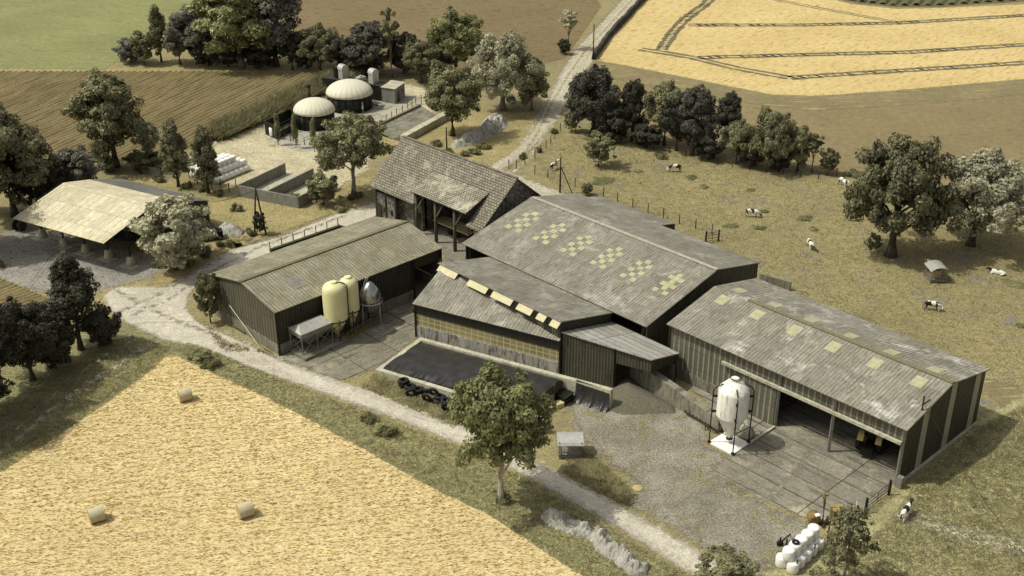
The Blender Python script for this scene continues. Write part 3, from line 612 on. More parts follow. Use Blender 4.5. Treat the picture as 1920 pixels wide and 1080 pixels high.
mb = MB(); mb.wall(MS.p(.1, -7.9), MS.p(19.4, -7.9), 0, 4.6, .12); mb.wall(MS.p(19.3, -7.8), CL1, 1.2, 4.5, .1, 0, 6.3); mb.wall(CL1, FLp, 0, 6.2, .1, 0, 4.25); mb.build('rear_cladding', M['clad_dark'], ms)
mb = MB(); mb.beam(MS.p(0, -8.12, 4.66), MS.p(19.5, -8.12, 4.66), .14, .14); mb.build('gutter', M['steel'], ms)
# ---- lean-to at its end
LT = [Vector((5.2, 108.75, 5.34)), Vector((14.2, 103.95, 4.74)), G(1276, 661.7, 3.45), Vector((11.0, 114.4, 3.5))]
lt = thing('feed_store', 'open ended lean-to with a plain grey roof and dark cladding beside the gravel heap', 'lean-to', Z(LT[0], 0))
mb = MB(); mb.slab([LT[0], LT[1], LT[2], LT[3]], .12, 0, MS.V); mb.build('roof', M['roof_new'], lt)
A_, B_, C_ = Z(LT[0], 0), Z(LT[1], 0), Z(LT[2], 0); dL = (B_-A_).normalized(); nL = Vector((-dL.y, dL.x, 0))
uD = (G(1136, 727)-A_).dot(dL)+.8; D_ = A_+dL*uD
zA = lambda p: 5.2+(4.6-5.2)*((p-A_).length/(B_-A_).length)
mb = MB(); mb.wall(A_+nL*.15+dL*.1, D_+nL*.15, 0, zA(A_), .12, 0, zA(D_)); mb.wall(D_+nL*.15, B_+nL*.15-dL*.05, 3.15, zA(D_), .12, 0, zA(B_)); mb.build('front_cladding', M['clad'], lt)
e = (C_-B_).normalized(); mb = MB(); mb.wall(B_-dL*.1+e*.1, C_-dL*.1-e*.1, 3.15, 4.58, .1, 0, 3.35, 2.6); mb.build('end_cladding', M['clad_dark'], lt)
for p, h in ((D_+nL*.2, zA(D_)), (C_-dL*.35-e*.3, 3.4)):
    mb = MB(); mb.beam(p, Z(p, h-.05), .26); mb.build('post', M['steel_dark'], lt)
mb = MB(); mb.wall(Z(LT[3], 0)-nL*.5, C_-nL*.5-dL*.4, 0, 2.2, .15); mb.build('back_wall', M['conc'], lt)
# ---- stone barn with the canopy
SB = Fr((-3.96, 136.6), 134.8); SL = 21.9; RV, RZ, EZ, BV = 6.3, 10.0, 4.8, 12.6   # v towards camera is negative
def sp(u, v, z=0): return SB.p(u, -v, z)
sb = thing('stone_barn', 'old stone barn with a steep tiled roof and a canopy on round timber posts', 'barn', sp(0, 0))
slope = (RZ-EZ)/RV; zr = lambda v: EZ+slope*v
mb = MB()
for u0, u1, v0 in ((12.7, SL+.3, -.3), (2.5, 12.7, 3.5), (-.3, 2.5, -.3)):
    mb.slab([sp(u1, v0, zr(v0)), sp(u0, v0, zr(v0)), sp(u0, RV, RZ), sp(u1, RV, RZ)], .16, 0, SB.U)
mb.slab([sp(-.3, BV+.3, zr(-.3)), sp(SL+.3, BV+.3, zr(-.3)), sp(SL+.3, RV, RZ), sp(-.3, RV, RZ)], .16, 0, SB.U); mb.build('roof', M['tile'], sb)
mb = MB(); mb.beam(sp(-.3, RV, RZ+.05), sp(SL+.3, RV, RZ+.05), .4, .14); mb.build('ridge_cap', M['tile'], sb)
mb = MB(); mb.slab([sp(13.0, -.45, 6.35), sp(2.3, -.45, 6.35), sp(2.3, 3.75, zr(3.75)+.12), sp(13.0, 3.75, zr(3.75)+.12)], .14, 0, SB.U); mb.build('canopy_roof', M['tile_fine'], sb)
for u in (2.45, 12.75):
    mb = MB(); a = [sp(u, .0, zr(0)+.0), sp(u, 3.6, zr(3.6)-.05), sp(u, .0, 6.4)]; mb.face(a); mb.face([p+SB.U*.08 for p in a][::-1]); mb.build('canopy_cheek', M['wood_dark'], sb)
for u in (12.6, 8.75, 5.05):
    mb = MB(); mb.tube([sp(u, .15, 0), sp(u, .15, 6.3)], [.24, .19], 10); mb.build('canopy_post', M['wood'], sb)
    mb = MB(); mb.beam(sp(u-.2, .15, 3.9), sp(u-1.7, .15, 6.15), .18); mb.beam(sp(u, .35, 4.3), sp(u, 1.9, 6.5), .16); mb.build('brace', M['wood'], sb)
mb = MB(); mb.beam(sp(2.4, .15, 6.1), sp(12.8, .15, 6.1), .22, .24); mb.build('canopy_beam', M['wood'], sb)
mb = MB(); mb.wall(sp(21.6, .3), sp(17.0, .3), 0, 3.7, .5); mb.wall(sp(17.0, 1.3), sp(12.9, 1.3), 0, 5.0, .5); mb.wall(sp(17.0, .3), sp(17.0, 1.6), 0, 3.7, .4); mb.wall(sp(12.9, 2.5), sp(12.9, 7), 0, 6.4, .4); mb.wall(sp(12.9, 7.2), sp(2.2, 7.2), 0, 7.5, .5); mb.wall(sp(2.2, 7.2), sp(2.2, 1.0), 0, 5.5, .4); mb.wall(sp(2.2, .9), sp(.2, .9), 0, 4.8, .5); mb.build('stone_wall', M['stone'], sb)
gf = lambda u, w: [sp(u, .5, 0), sp(u, BV-.5, 0), sp(u, BV-.5, zr(.5)-.2), sp(u, RV, RZ-.2), sp(u, .5, zr(.5)-.2)]
for u in (0.0, SL-.5):
    mb = MB(); a = gf(u, 0); mb.face(a, 0, SB.V); b = [p+SB.U*.5 for p in a]; mb.face(b[::-1], 0, SB.V)
    for i in range(5): mb.face([a[i], b[i], b[(i+1) % 5], a[(i+1) % 5]])
    mb.build('gable_wall', M['stone'], sb)
mb = MB(); mb.wall(sp(.3, BV-.9), sp(SL-.3, BV-.9), 0, 5.2, -.4); mb.build('back_wall', M['stone'], sb)
for u in (21.3, 19.2, 17.1):
    mb = MB(); mb.beam(sp(u, .2, 0), sp(u, .2, 4.75), .2); mb.build('post', M['wood'], sb)
mb = MB(); mb.wall(sp(21.3, .16), sp(20.2, .16), 0, 2.1, .12); mb.build('door', M['wood_dark'], sb)
mb = MB(); mb.wall(sp(14.4, 1.2), sp(13.1, 1.2), 0, 2.6, .1); mb.build('door', M['wood_dark'], sb)
for u in (19.9, 18.3):
    mb = MB(); mb.wall(sp(u, .26), sp(u-.5, .26), 1.1, 1.8, .05); mb.build('window', M['black'], sb)
mb = MB(); mb.box(sp(7.6, 3.6, .05), (10, 7, .02), 134.8); mb.build('floor', M['inside'], sb)
# ---- hay shed at left
HS = Fr((-48.54, 136.16), 151.0)           # u to the left, v (negative = back)
def hp(u, v, z=0): return HS.p(u, -v, z)
hs = thing('hay_shed', 'open sided hay shed at left under a bright tin roof', 'shed', hp(0, 0))
mb = MB(); HPROF = [(-3.8, 4.55), (5.0, 6.42), (9.4, 5.4)]
for (va, za), (vb, zb) in zip(HPROF, HPROF[1:]):
    mb.slab([hp(0, va, za), hp(0, vb, zb), hp(16.2, vb, zb), hp(16.2, va, za)], .08, 0, HS.U)
mb.build('roof', M['roof_pale'], hs)
mb = MB(); mb.slab([hp(-.1, 9.42, 5.36), hp(-.1, 15.0, 3.55), hp(16.4, 15.0, 3.55), hp(16.4, 9.42, 5.36)], .08, 0, HS.U); mb.build('rear_roof', M['roof_dark'], hs)
mb = MB(); gable(mb, HS, .05, [(-14.8, 3.55), (-9.4, 5.4)], 0, .1); mb.wall(hp(.2, 14.8), hp(16.2, 14.8), 0, 3.4, .12); mb.build('rear_wall', M['clad_dark'], hs)
for i, q in enumerate([(81, 445), (121.5, 461.5), (162, 473), (205, 484), (246.5, 497)]):
    p = G(*q); u, v = HS.uv(p); v = -v; zt = 4.55+.2125*(v+3.8)
    pl = MB(); pl.beam(p+Vector((0, 0, 1.1)), Z(p, zt-.1), .2); pl.beam(Z(p, 3.2), hp(u, v+2.4, zt+.35), .12); pl.beam(Z(p, 3.4), hp(u, v-2.6, zt-.62), .12); pl = pl.build('post', M['steel_dark'], hs)
    mb = MB(); U = [(.55, 0), (.5, .25), (.36, 1.15), (.3, 1.2)]
    mb.lathe(p, [(r*1.25, z) for r, z in U], 4, 0, Matrix.Rotation(R(45+151), 4, 'Z')); mb.box(hp(u, v-.4, .0), (2.4, 1.5, .06), 151); mb.build('footing', M['conc_pale'], hs)
    mb = MB(); N_ = 9
    top = [hp(u, v+k*(5-v)/N_, 4.4+.2125*(v+k*(5-v)/N_+3.8)) for k in range(N_+1)]; low = [q-Vector((0, 0, .9)) for q in top]
    for a, b in zip(top, top[1:]): mb.beam(a, b, .1)
    for a, b in zip(low, low[1:]): mb.beam(a, b, .08)
    for k in range(N_): mb.beam(low[k], top[k+1], .06); mb.beam(top[k], low[k], .06)
    mb.beam(hp(u, 5, 5.4), hp(u, 9.4, 5.2), .1); mb.beam(hp(u, 5, 0), hp(u, 5, 6.2), .16); mb.beam(hp(u, 9.4, 0), hp(u, 9.4, 5.2), .16); mb.build('truss', M['steel_dark'], hs)
mb = MB()
for v in (-3.6, -1.6, .8, 3.2): mb.beam(hp(.1, v, 4.42+.2125*(v+3.8)), hp(16.1, v, 4.42+.2125*(v+3.8)), .1)
mb.build('purlins', M['steel_dark'], hs)
# ================================================================ TREES AND PLANTS
def m_leaf(name, c1, c2, tr=.22, spec=.12):
    t = NT(name); g = t.n('ShaderNodeNewGeometry').outputs['Random Per Island']; oi = t.n('ShaderNodeObjectInfo').outputs['Random']
    col = t.mix(g, c1, c2); col = t.scale(col, t.rng(oi, 0, 1, .82, 1.2))
    col = t.scale(col, t.rng(t.noise(t.co(), .55, 3, .6), .3, .7, .7, 1.3))
    p = t.n('ShaderNodeBsdfPrincipled', inp={'Base Color': col, 'Roughness': .55, 'Specular IOR Level': spec})
    q = t.n('ShaderNodeBsdfTranslucent', inp={0: col}); mx = t.n('ShaderNodeMixShader', inp={0: tr}); t.set(mx.inputs[1], p.outputs[0]); t.set(mx.inputs[2], q.outputs[0])
    t.t.links.new(mx.outputs[0], t.n('ShaderNodeOutputMaterial').inputs[0]); return t.m
LF = {'olive': m_leaf('olive_leaves', '#6f6d4e', '#9a9770'), 'pale': m_leaf('pale_leaves', '#99957a', '#c0bc9c', .25), 'dark': m_leaf('dark_leaves', '#434238', '#5f5d4f'),
      'grey': m_leaf('grey_leaves', '#64625a', '#85826f'), 'green': m_leaf('green_leaves', '#6d6f49', '#959568'), 'mid': m_leaf('mid_leaves', '#5f5d44', '#868362'),
      'scrub': m_leaf('scrub_leaves', '#5f5d3f', '#7a774f'), 'weed': m_leaf('weed_leaves', '#86855f', '#9b9a72', .4, .05), 'deep': m_leaf('deep_leaves', '#3c3c30', '#535243')}
def m_bark(name, a, b, sc):
    t = NT(name); n_ = t.noise(t.co('Object', 0, (2, 2, .6)), sc, 4, .7); return t.out(t.mix(t.rng(n_, .4, .6), a, b), .9, t.bump(n_, .6, .05))
BK = {'dark': m_bark('dark_bark', '#3d372b', '#57503f', 2), 'grey': m_bark('grey_bark', '#6a6458', '#857e70', 2), 'birch': m_bark('birch_bark', '#b3ab9a', '#6a6355', 1.2)}
def leafmesh(name, cl, n_tot, size, seed, vert=.3, flat=.75, shell=.55):
    """leaf-sized faces spread through ellipsoid clumps; cl = [(x,y,z,r)]"""
    g = np.random.default_rng(seed); cl = np.array(cl); w = cl[:, 3]**2; n_tot = int(n_tot*1.3); idx = g.choice(len(cl), n_tot, p=w/w.sum()); c = cl[idx]
    d = g.normal(size=(n_tot, 3)); d /= np.linalg.norm(d, axis=1, keepdims=True)
    r = c[:, 3]*(shell+(1.08-shell)*g.random(n_tot)**.6); P = c[:, :3]+d*r[:, None]*np.array([1, 1, flat])
    ctr = np.array([0, 0, cl[:, 2].mean()]); od = P-ctr; od /= np.linalg.norm(od, axis=1, keepdims=True)+1e-9
    nrm = d*.55+od*.6+g.normal(size=(n_tot, 3))*.5+np.array([0, 0, vert]); nrm /= np.linalg.norm(nrm, axis=1, keepdims=True)
    a = np.cross(nrm, g.normal(size=(n_tot, 3))); a /= np.linalg.norm(a, axis=1, keepdims=True)+1e-9; b = np.cross(nrm, a)
    s = (size*(.45+1.1*g.random(n_tot)**1.6))[:, None]
    V = np.stack([P-a*s, P-b*s*.6+nrm*s*.15, P+a*s, P+b*s*.6+nrm*s*.15], 1).reshape(-1, 3)
    return np_mesh(name, V, np.arange(n_tot*4).reshape(-1, 4))
def clumps(seed, n, Rr, zc, Rz, kind='round', r=(.16, .3), fill=.35):
    g = np.random.default_rng(seed); out = []
    while len(out) < n:
        d = g.normal(size=3); d /= np.linalg.norm(d)
        q = fill+(1-fill)*g.random()**.5; x, y, z = d[0]*q, d[1]*q, d[2]*q
        if kind == 'cone': k = .25+.75*(1-(z+1)/2)**.8; x, y = x*k*1.15, y*k*1.15
        if kind == 'dome': z = abs(z)*1.5-.55 if g.random() < .8 else z; z = min(z, .95)
        if kind == 'egg': k = 1-.35*max(z, -.2); x, y = x*k, y*k
        lump = .8+.4*mnoise.noise(Vector((x*2.1+seed, y*2.1, z*2.1)))
        out.append((x*Rr*lump, y*Rr*lump, zc+z*Rz*lump, Rr*g.uniform(*r)))
    for _ in range(n//2):                        # small sprays that break the outline
        c = out[g.integers(n)]; o_ = np.array([c[0]/Rr, c[1]/Rr, (c[2]-zc)/Rz+.15])+g.normal(size=3)*.25; o_ /= np.linalg.norm(o_)+1e-6; k = c[3]*g.uniform(.85, 1.1)
        out.append((c[0]+o_[0]*k, c[1]+o_[1]*k, c[2]+o_[2]*k*.8, Rr*g.uniform(.05, .09)))
    return out
def trunk_mb(seed, H, r0, top, limbs, fork=None, cl=None):
    rd = random.Random(seed); mb = MB(); pts = []; n = 6
    for i in range(n+1):
        f = i/n; pts.append(Vector((rd.uniform(-.12, .12)*f*2, rd.uniform(-.12, .12)*f*2, H*top*f)))
    mb.tube(pts, [r0*1.5]+[r0*(1-.65*i/n) for i in range(1, n+1)], 9)
    for k in range(limbs):
        c = rd.choice(cl); f = rd.uniform(.35, .95); b = pts[min(n, int(f*n))]; e = Vector(c[:3]); e = b+(e-b)*.9; m = (b+e)/2+Vector((0, 0, .1*(e-b).length))
        rr = r0*(1-.6*f)*.55; mb.tube([b, m, e], [rr, rr*.6, rr*.2], 6)
    return mb
PROTO = {}
def proto(key, seed, kind, n, Rr, zc, Rz, leaves, size, r=(.16, .3), fill=.35, tr=(.28, .6, 9), flat=.75, shell=.5):
    """meshes of one growth form, standing on the origin, 10 m tall"""
    cl = clumps(seed, n, Rr, zc, Rz, kind, r, fill); PROTO[key] = (leafmesh(key+'_crown', cl, leaves, size, seed, flat=flat, shell=shell), trunk_mb(seed, 10, tr[0], tr[1], tr[2], None, cl), Rr)
proto('oak', 3, 'round', 150, 4.6, 5.9, 4.1, 22000, .155, r=(.11, .21), fill=.4)
proto('oak2', 5, 'dome', 150, 4.5, 5.3, 4.5, 22000, .155, r=(.11, .21), fill=.4, tr=(.3, .55, 9))
proto('high', 6, 'round', 150, 4.7, 6.5, 3.5, 21000, .155, r=(.1, .2), fill=.4, tr=(.27, .6, 16))
proto('broad', 8, 'dome', 190, 5.7, 5.2, 4.6, 26000, .165, r=(.09, .18), fill=.45, tr=(.46, .5, 14))
proto('ash', 13, 'egg', 140, 3.5, 5.5, 4.6, 19000, .15, r=(.13, .25), fill=.3)
proto('ash2', 14, 'egg', 130, 3.3, 5.3, 4.8, 18000, .15, r=(.13, .27), fill=.3)
proto('poplar', 21, 'cone', 110, 2.8, 5.6, 4.6, 13000, .14, r=(.14, .27), fill=.2, tr=(.2, .8, 8))
proto('thin', 24, 'egg', 34, 1.8, 7.0, 2.9, 3000, .14, r=(.14, .28), fill=.35, tr=(.13, .9, 9), shell=.3)
proto('birch', 27, 'egg', 62, 2.6, 5.7, 4.3, 3600, .15, r=(.11, .22), fill=.2, tr=(.13, .93, 16), shell=.2)
proto('shrub', 31, 'round', 90, 4.7, 5.0, 4.9, 13000, .24, r=(.13, .26), fill=.4, tr=(.25, .5, 9))
proto('wild', 33, 'round', 95, 5.0, 5.5, 4.6, 9500, .22, r=(.1, .2), fill=.3, tr=(.2, .6, 18), shell=.25)
proto('cypress', 41, 'egg', 40, 1.05, 5.1, 4.7, 5000, .16, r=(.5, .75), fill=.1, tr=(.14, .4, 0), flat=1.4)
TC = {}
def tree(kind, bx, by, ty, wpx, mat, label, group='trees', bark='dark', name='tree', cat='tree', rz=None):
    h = hgt(bx, by, ty); w = wpx*mpp(bx, by)*1.08; p = G(bx, by); me, tm, Rr = PROTO[kind]; key = (kind, mat, bark)
    o = thing(name, label, cat, p, random.uniform(0, 6.28) if rz is None else rz, group); o.scale = (w/(2*Rr), w/(2*Rr), h/9.9)
    if key not in TC:
        c = bpy.data.meshes[me.name].copy(); c.materials.clear(); c.materials.append(LF[mat]); t0 = tm.build('trunk', BK[bark], None); TC[key] = (c, t0.data); bpy.data.objects.remove(t0)
    c, t_ = TC[key]
    link(bpy.data.objects.new('trunk', t_), o); link(bpy.data.objects.new('crown', c), o); return o
g1 = 'trees along the far field edge'; g2 = 'trees along the paddock fence'; g3 = 'trees at the left edge'; g4 = 'trees round the farmyard'
T = tree
T('shrub', 246, 116, 70, 58, 'grey', 'lowest grey bush at the left end of the far tree line', g1, name='bush', cat='bush')
T('wild', 271, 122, 56, 52, 'olive', 'pale olive small tree second from the left end of the far tree line', g1)
T('poplar', 303, 116, 4, 46, 'mid', 'narrow pointed tree rising near the left end of the far tree line', g1)
T('oak', 338, 121, 40, 66, 'grey', 'small grey tree with a bare leaning trunk in front of the far tree line', g1)
T('oak2', 374, 117, -10, 100, 'grey', 'big rounded grey tree left of the tall oak in the far tree line', g1)
T('shrub', 392, 123, 66, 70, 'deep', 'dark bush below the big rounded grey tree', g1, name='bush', cat='bush')
T('ash', 453, 127, -60, 150, 'green', 'tall green oak with a thick pale trunk in the far tree line', g1, 'grey')
T('shrub', 428, 125, 78, 66, 'deep', 'dark bush left of the tall green oak trunk', g1, name='bush', cat='bush')
T('ash2', 518, 124, -66, 112, 'grey', 'tall dark grey tree right of the tall green oak', g1)
T('shrub', 488, 127, 78, 74, 'deep', 'dark bush between the two tallest trunks of the far tree line', g1, name='bush', cat='bush')
T('oak', 549, 131, 56, 58, 'deep', 'small dark tree standing alone at the end of the ploughed field', g1)
T('oak2', 600, 132, 36, 84, 'mid', 'olive broad tree above the corner of the ploughed field', g1)
T('oak', 640, 134, 60, 76, 'deep', 'dark tree just behind the larger white dome', g1)
T('ash', 696, 140, 32, 98, 'dark', 'dark upright tree behind the silver chimneys', g1)
T('thin', 735, 146, 2, 40, 'olive', 'thin birch like tree with a long bare stem behind the biogas plant', g1, 'grey')
T('shrub', 757, 138, 56, 62, 'deep', 'dark round tree right of the thin bare stemmed tree', g1)
T('oak', 790, 155, 70, 80, 'mid', 'grey olive tree in front of the row behind the concrete office box', g1)
T('oak2', 856, 138, 5, 112, 'green', 'tall rounded green tree against the brown field above the basin', g1)
T('broad', 942, 206, 49, 142, 'pale', 'large pale leaved tree in the middle beside the gravel track', g1, 'grey')
T('ash', 997, 206, 94, 66, 'olive', 'slim tree at the right side of the large pale leaved tree', g1, 'grey')
T('oak', 849, 254, 115, 118, 'olive', 'olive tree standing between the basin and the rubble heap', g4)
T('thin', 1065, 93, 12, 40, 'pale', 'small sparse tree beside the far gravel track', g1, 'grey')
T('shrub', 1058, 102, 72, 22, 'dark', 'small dark bush under the sparse tree by the far track', g1, name='bush', cat='bush')
T('broad', 1112, 252, 116, 126, 'dark', 'broad dark copper tree at the bend of the gravel track', g2)
T('ash', 1184, 264, 139, 54, 'deep', 'slim dark tree right of the broad copper tree', g2)
T('oak', 1245, 272, 150, 86, 'olive', 'olive green tree in the middle of the paddock tree row', g2)
T('ash', 1298, 290, 151, 84, 'dark', 'tallest dark tree of the paddock tree row', g2)
T('ash2', 1362, 272, 166, 56, 'deep', 'dark oval tree behind the smaller olive tree in the paddock row', g2)
T('shrub', 1212, 276, 232, 62, 'deep', 'dark bush under the olive green tree in the paddock row', g2, name='bush', cat='bush')
T('shrub', 1330, 298, 250, 62, 'dark', 'grey dark bush under the tallest tree of the paddock row', g2, name='bush', cat='bush')
T('oak', 1380, 308, 224, 70, 'mid', 'smaller olive tree by the paddock fence left of the pale trunk', g2)
T('broad', 1440, 318, 196, 98, 'mid', 'flat topped tree with a bare pale trunk by the paddock fence', g2, 'grey')
T('shrub', 1459, 322, 277, 42, 'dark', 'dark bush right of the bare pale trunk', g2, name='bush', cat='bush')
T('ash', 1495, 320, 226, 54, 'olive', 'pointed olive tree near the right end of the paddock row', g2)
T('thin', 1522, 324, 244, 40, 'mid', 'thin see through tree near the right end of the paddock row', g2, 'grey')
T('wild', 1551, 327, 278, 42, 'mid', 'twiggy bush at the right end of the paddock row', g2, name='bush', cat='bush')
T('wild', 1122, 312, 246, 62, 'olive', 'small round tree alone inside the top of the paddock', g4)
T('wild', 1071, 247, 204, 36, 'olive', 'small loose bush by the track at the corner of the paddock fence', g4, name='bush', cat='bush')
T('broad', 1670, 480, 240, 198, 'mid', 'great oak with a thick trunk in the paddock left of its neighbour', g4)
T('oak2', 1820, 460, 262, 190, 'pale', 'pale rounded oak in the paddock at the right edge', g4)
T('ash', 218, 313, 119, 132, 'olive', 'tall oval tree standing in the ploughed field above the hay shed', g3)
T('wild', 283, 294, 229, 46, 'pale', 'small pale tree right of the tall oval tree', g3)
T('poplar', 335, 350, 216, 64, 'mid', 'left one of two upright trees beside the white bale stack', g3)
T('poplar', 391, 362, 229, 64, 'mid', 'right one of two upright trees in front of the white bale stack', g3)
T('oak2', 28, 405, 186, 168, 'mid', 'large tree at the left edge above the hay shed', g3)
T('poplar', 62, 402, 262, 70, 'deep', 'dark pointed tree in front of the large left edge tree', g3)
T('oak', -62, 470, 250, 170, 'deep', 'dark tree cut by the left edge behind the hay shed', g3)
T('shrub', 145, 362, 281, 98, 'grey', 'round grey bush behind the bright tin roof', g3, name='bush', cat='bush')
T('shrub', 274, 318, 284, 66, 'scrub', 'low dark hedge bush left of the metal field gate', g3, name='bush', cat='bush')
T('shrub', 205, 322, 296, 40, 'scrub', 'low bush at the foot of the tall oval tree', g3, name='bush', cat='bush')
T('poplar', 152, 655, 468, 118, 'deep', 'tall dark tree above the wheel ruts at the left', g3)
T('oak2', 62, 712, 548, 128, 'deep', 'dark spreading tree left of the tall dark tree', g3)
T('oak', -14, 762, 560, 150, 'deep', 'black looking tree at the left edge above the wheel ruts', g3)
T('oak2', -52, 815, 598, 170, 'deep', 'dark tree cut by the left edge, lowest of the group above the ruts', g3)
T('shrub', 200, 648, 575, 66, 'dark', 'dark bush at the right foot of the tall dark tree', g3, name='bush', cat='bush')
T('shrub', 105, 690, 600, 90, 'deep', 'dark bush filling the gap below the spreading dark tree', g3, name='bush', cat='bush')
T('shrub', 332, 505, 374, 142, 'pale', 'loose pale tree at the open end of the hay shed', g4)
T('wild', 395, 605, 508, 54, 'mid', 'small bushy tree at the corner of the mossy barn', g4)
T('high', 664, 366, 210, 148, 'olive', 'pale trunked tree behind the stone barn and bunker walls', g4, 'birch')
T('wild', 606, 384, 326, 72, 'olive', 'small tree at the corner of the double bunker', g4)
T('high', 940, 942, 690, 196, 'green', 'big pale trunked tree on the verge in the foreground', g4, 'birch', rz=.6)
T('birch', 1582, 1086, 920, 92, 'mid', 'slender birch beside the front stack of white bales', g4, 'birch')
T('wild', 1362, 1108, 1044, 130, 'olive', 'broad leaved bush at the bottom edge beside the track', g4, name='bush', cat='bush')
T('wild', 488, 440, 396, 28, 'deep', 'ivy covered bush at the foot of the twin pole', g4, name='bush', cat='bush')
T('wild', 1100, 366, 344, 26, 'mid', 'little bush by the fence behind the big roof', g4, name='bush', cat='bush')
T('oak2', -20, 400, 196, 120, 'deep', 'dark tree cut by the left edge behind the large tree', g3)
T('shrub', 105, 392, 300, 70, 'deep', 'dark bush between the large left tree and the round grey bush', g3, name='bush', cat='bush')
T('shrub', 575, 128, 84, 52, 'deep', 'dark bush between the small dark tree and the olive broad tree', g1, name='bush', cat='bush')
T('shrub', 668, 140, 86, 60, 'deep', 'dark bush just left of the dark upright tree behind the chimneys', g1, name='bush', cat='bush')
T('shrub', 820, 150, 92, 60, 'deep', 'dark bush between the grey olive tree and the tall rounded green tree', g1, name='bush', cat='bush')
T('oak', 1268, 282, 176, 80, 'deep', 'dark tree between the olive green tree and the tallest dark tree', g2)
T('shrub', 1150, 264, 196, 70, 'deep', 'dark bush between the broad copper tree and the slim dark tree', g2, name='bush', cat='bush')
T('shrub', 1408, 312, 262, 56, 'dark', 'dark bush left of the bare pale trunk by the paddock fence', g2, name='bush', cat='bush')
gc = 'cypresses by the biogas plant'
T('cypress', 522, 272, 206, 9, 'olive', 'left cypress of three beside the open black tank', gc, name='cypress')
T('cypress', 555, 278, 206, 9, 'olive', 'middle cypress of three by the biogas concrete pad', gc, name='cypress')
T('cypress', 590, 285, 215, 9, 'olive', 'right cypress of three, in front of the smaller dome', gc, name='cypress')
# low bushes and weeds
def bush(x, y, w, h, mat, label, name='bush', cat='bush', group='low bushes'):
    p = G(x, y); k = ('b', mat, name)
    if k not in TC:
        rd = random.Random(len(TC)); cl = [(rd.uniform(-.75, .75), rd.uniform(-.6, .6), rd.uniform(.15, .62), rd.uniform(.3, .48)) for _ in range(12)]
        m_ = leafmesh(name, cl, 1500, .085, 50+len(TC), shell=.35); m_.materials.append(LF[mat]); TC[k] = m_
    o = link(bpy.data.objects.new(name, TC[k])); s = w*mpp(x, y)/2.1; o.location = p; o.scale = (s, s, h); o.rotation_euler = (0, 0, random.uniform(0, 6.28))
    return tag(o, label, cat, group)
for x, y, w, l in [(300,340,28,'beside the left upright tree'),(350,352,22,'between the two upright trees'),(410,366,26,'at the foot of the right upright tree'),(378,358,20,'left of the right upright tree'),(445,395,24,'in front of the twin pole'),(470,440,24,'left of the twin pole foot'),(552,372,24,'before the front wall of the double bunker'),(665,372,30,'under the pale trunked tree behind the barn'),(640,396,26,'right of the small tree at the bunker corner'),(300,500,30,'left of the loose pale tree'),(352,498,34,'below the loose pale tree'),(385,478,36,'beside the small dark vehicle'),(420,462,28,'between the gravel heap and the track'),(818,272,30,'by the pole behind the stone barn'),(840,288,30,'right of the pole behind the stone barn'),(880,290,38,'below the rubble heap'),(908,278,30,'at the side of the rubble heap'),(1040,250,16,'beside the paddock fence corner'),(980,297,20,'on the track side of the paddock fence'),(1010,285,14,'along the paddock fence by the track'),(620,665,0,''),(375,672,46,'on the verge at the corner of the stubble field'),(395,688,40,'on the verge just below another bush'),(725,815,44,'on the verge by the middle of the stubble field'),(690,790,30,'on the verge above the stubble edge'),(1570,1052,58,'tall and grassy beside the front bale stack'),(1546,1086,58,'grassy at the end of the front bale stack'),(1420,300,30,'under the paddock row by the flat topped tree'),(1600,330,34,'at the far corner of the paddock'),(1240,296,30,'behind the paddock fence in the shade'),(1150,268,34,'under the slim dark tree'),(730,700,20,'in front of the black silage cover'),(778,585,12,'at the left corner of the netted shed'),(940,938,40,'around the foot of the foreground tree'),(0,500,24,'on the gravel at the left edge')]:
    if w: bush(x, y, w, 1.1 if w < 60 else 1.7, random.choice(['scrub', 'mid', 'scrub', 'olive']), 'low bush '+l)
gw = 'weed clumps in the paddock'
for x, y, w, l in [(1196,322,22,'below the cow nearest the tree row'),(1130,340,52,'long and low behind the big roof'),(1175,322,16,'right of the small round tree'),(1297,333,28,'below the black and white cow in the upper paddock'),(1320,351,22,'in the middle of the upper paddock'),(1407,357,20,'above the cow facing right'),(1432,397,20,'just behind the cow facing right'),(1370,424,30,'low down in the middle of the paddock'),(1425,428,26,'between the cow facing right and the cow seen from behind'),(1508,410,36,'left of the cow under the great oak'),(1525,430,24,'below the long clump in the paddock'),(1900,532,46,'at the right edge of the paddock'),(1915,612,26,'at the right edge below the feeder')]:
    bush(x, y, w, .3, 'weed', 'flat weed clump '+l, 'weed_clump', 'weeds', gw)
# reed strip between plough land and biogas plant, grass in the verges
def blades(name, poly, n, h, w, mat, seed, kind='stuff', clump=1):
    P = W(*poly); g = np.random.default_rng(seed); xs = [p.x for p in P]; ys = [p.y for p in P]
    X = g.uniform(min(xs), max(xs), n*3); Y = g.uniform(min(ys), max(ys), n*3); k = inside(P, X, Y); X = X[k][:n]; Y = Y[k][:n]; m = len(X)
    nb = 4; X = np.repeat(X, nb)+g.normal(0, .14*clump, m*nb); Y = np.repeat(Y, nb)+g.normal(0, .14*clump, m*nb); m *= nb
    a = g.uniform(0, 6.28, m); hh = h*g.uniform(.5, 1.15, m); lx = g.normal(0, .8, m)*hh; ly = g.normal(0, .8, m)*hh
    dx, dy = np.cos(a)*w, np.sin(a)*w
    V = np.stack([np.stack([X-dx, Y-dy, np.zeros(m)], 1), np.stack([X+dx, Y+dy, np.zeros(m)], 1), np.stack([X+lx, Y+ly, hh], 1)], 1).reshape(-1, 3)
    me = np_mesh(name, V, np.arange(m*3).reshape(-1, 3)); me.materials.append(mat)
    return tag(link(bpy.data.objects.new(name, me)), kind='stuff')
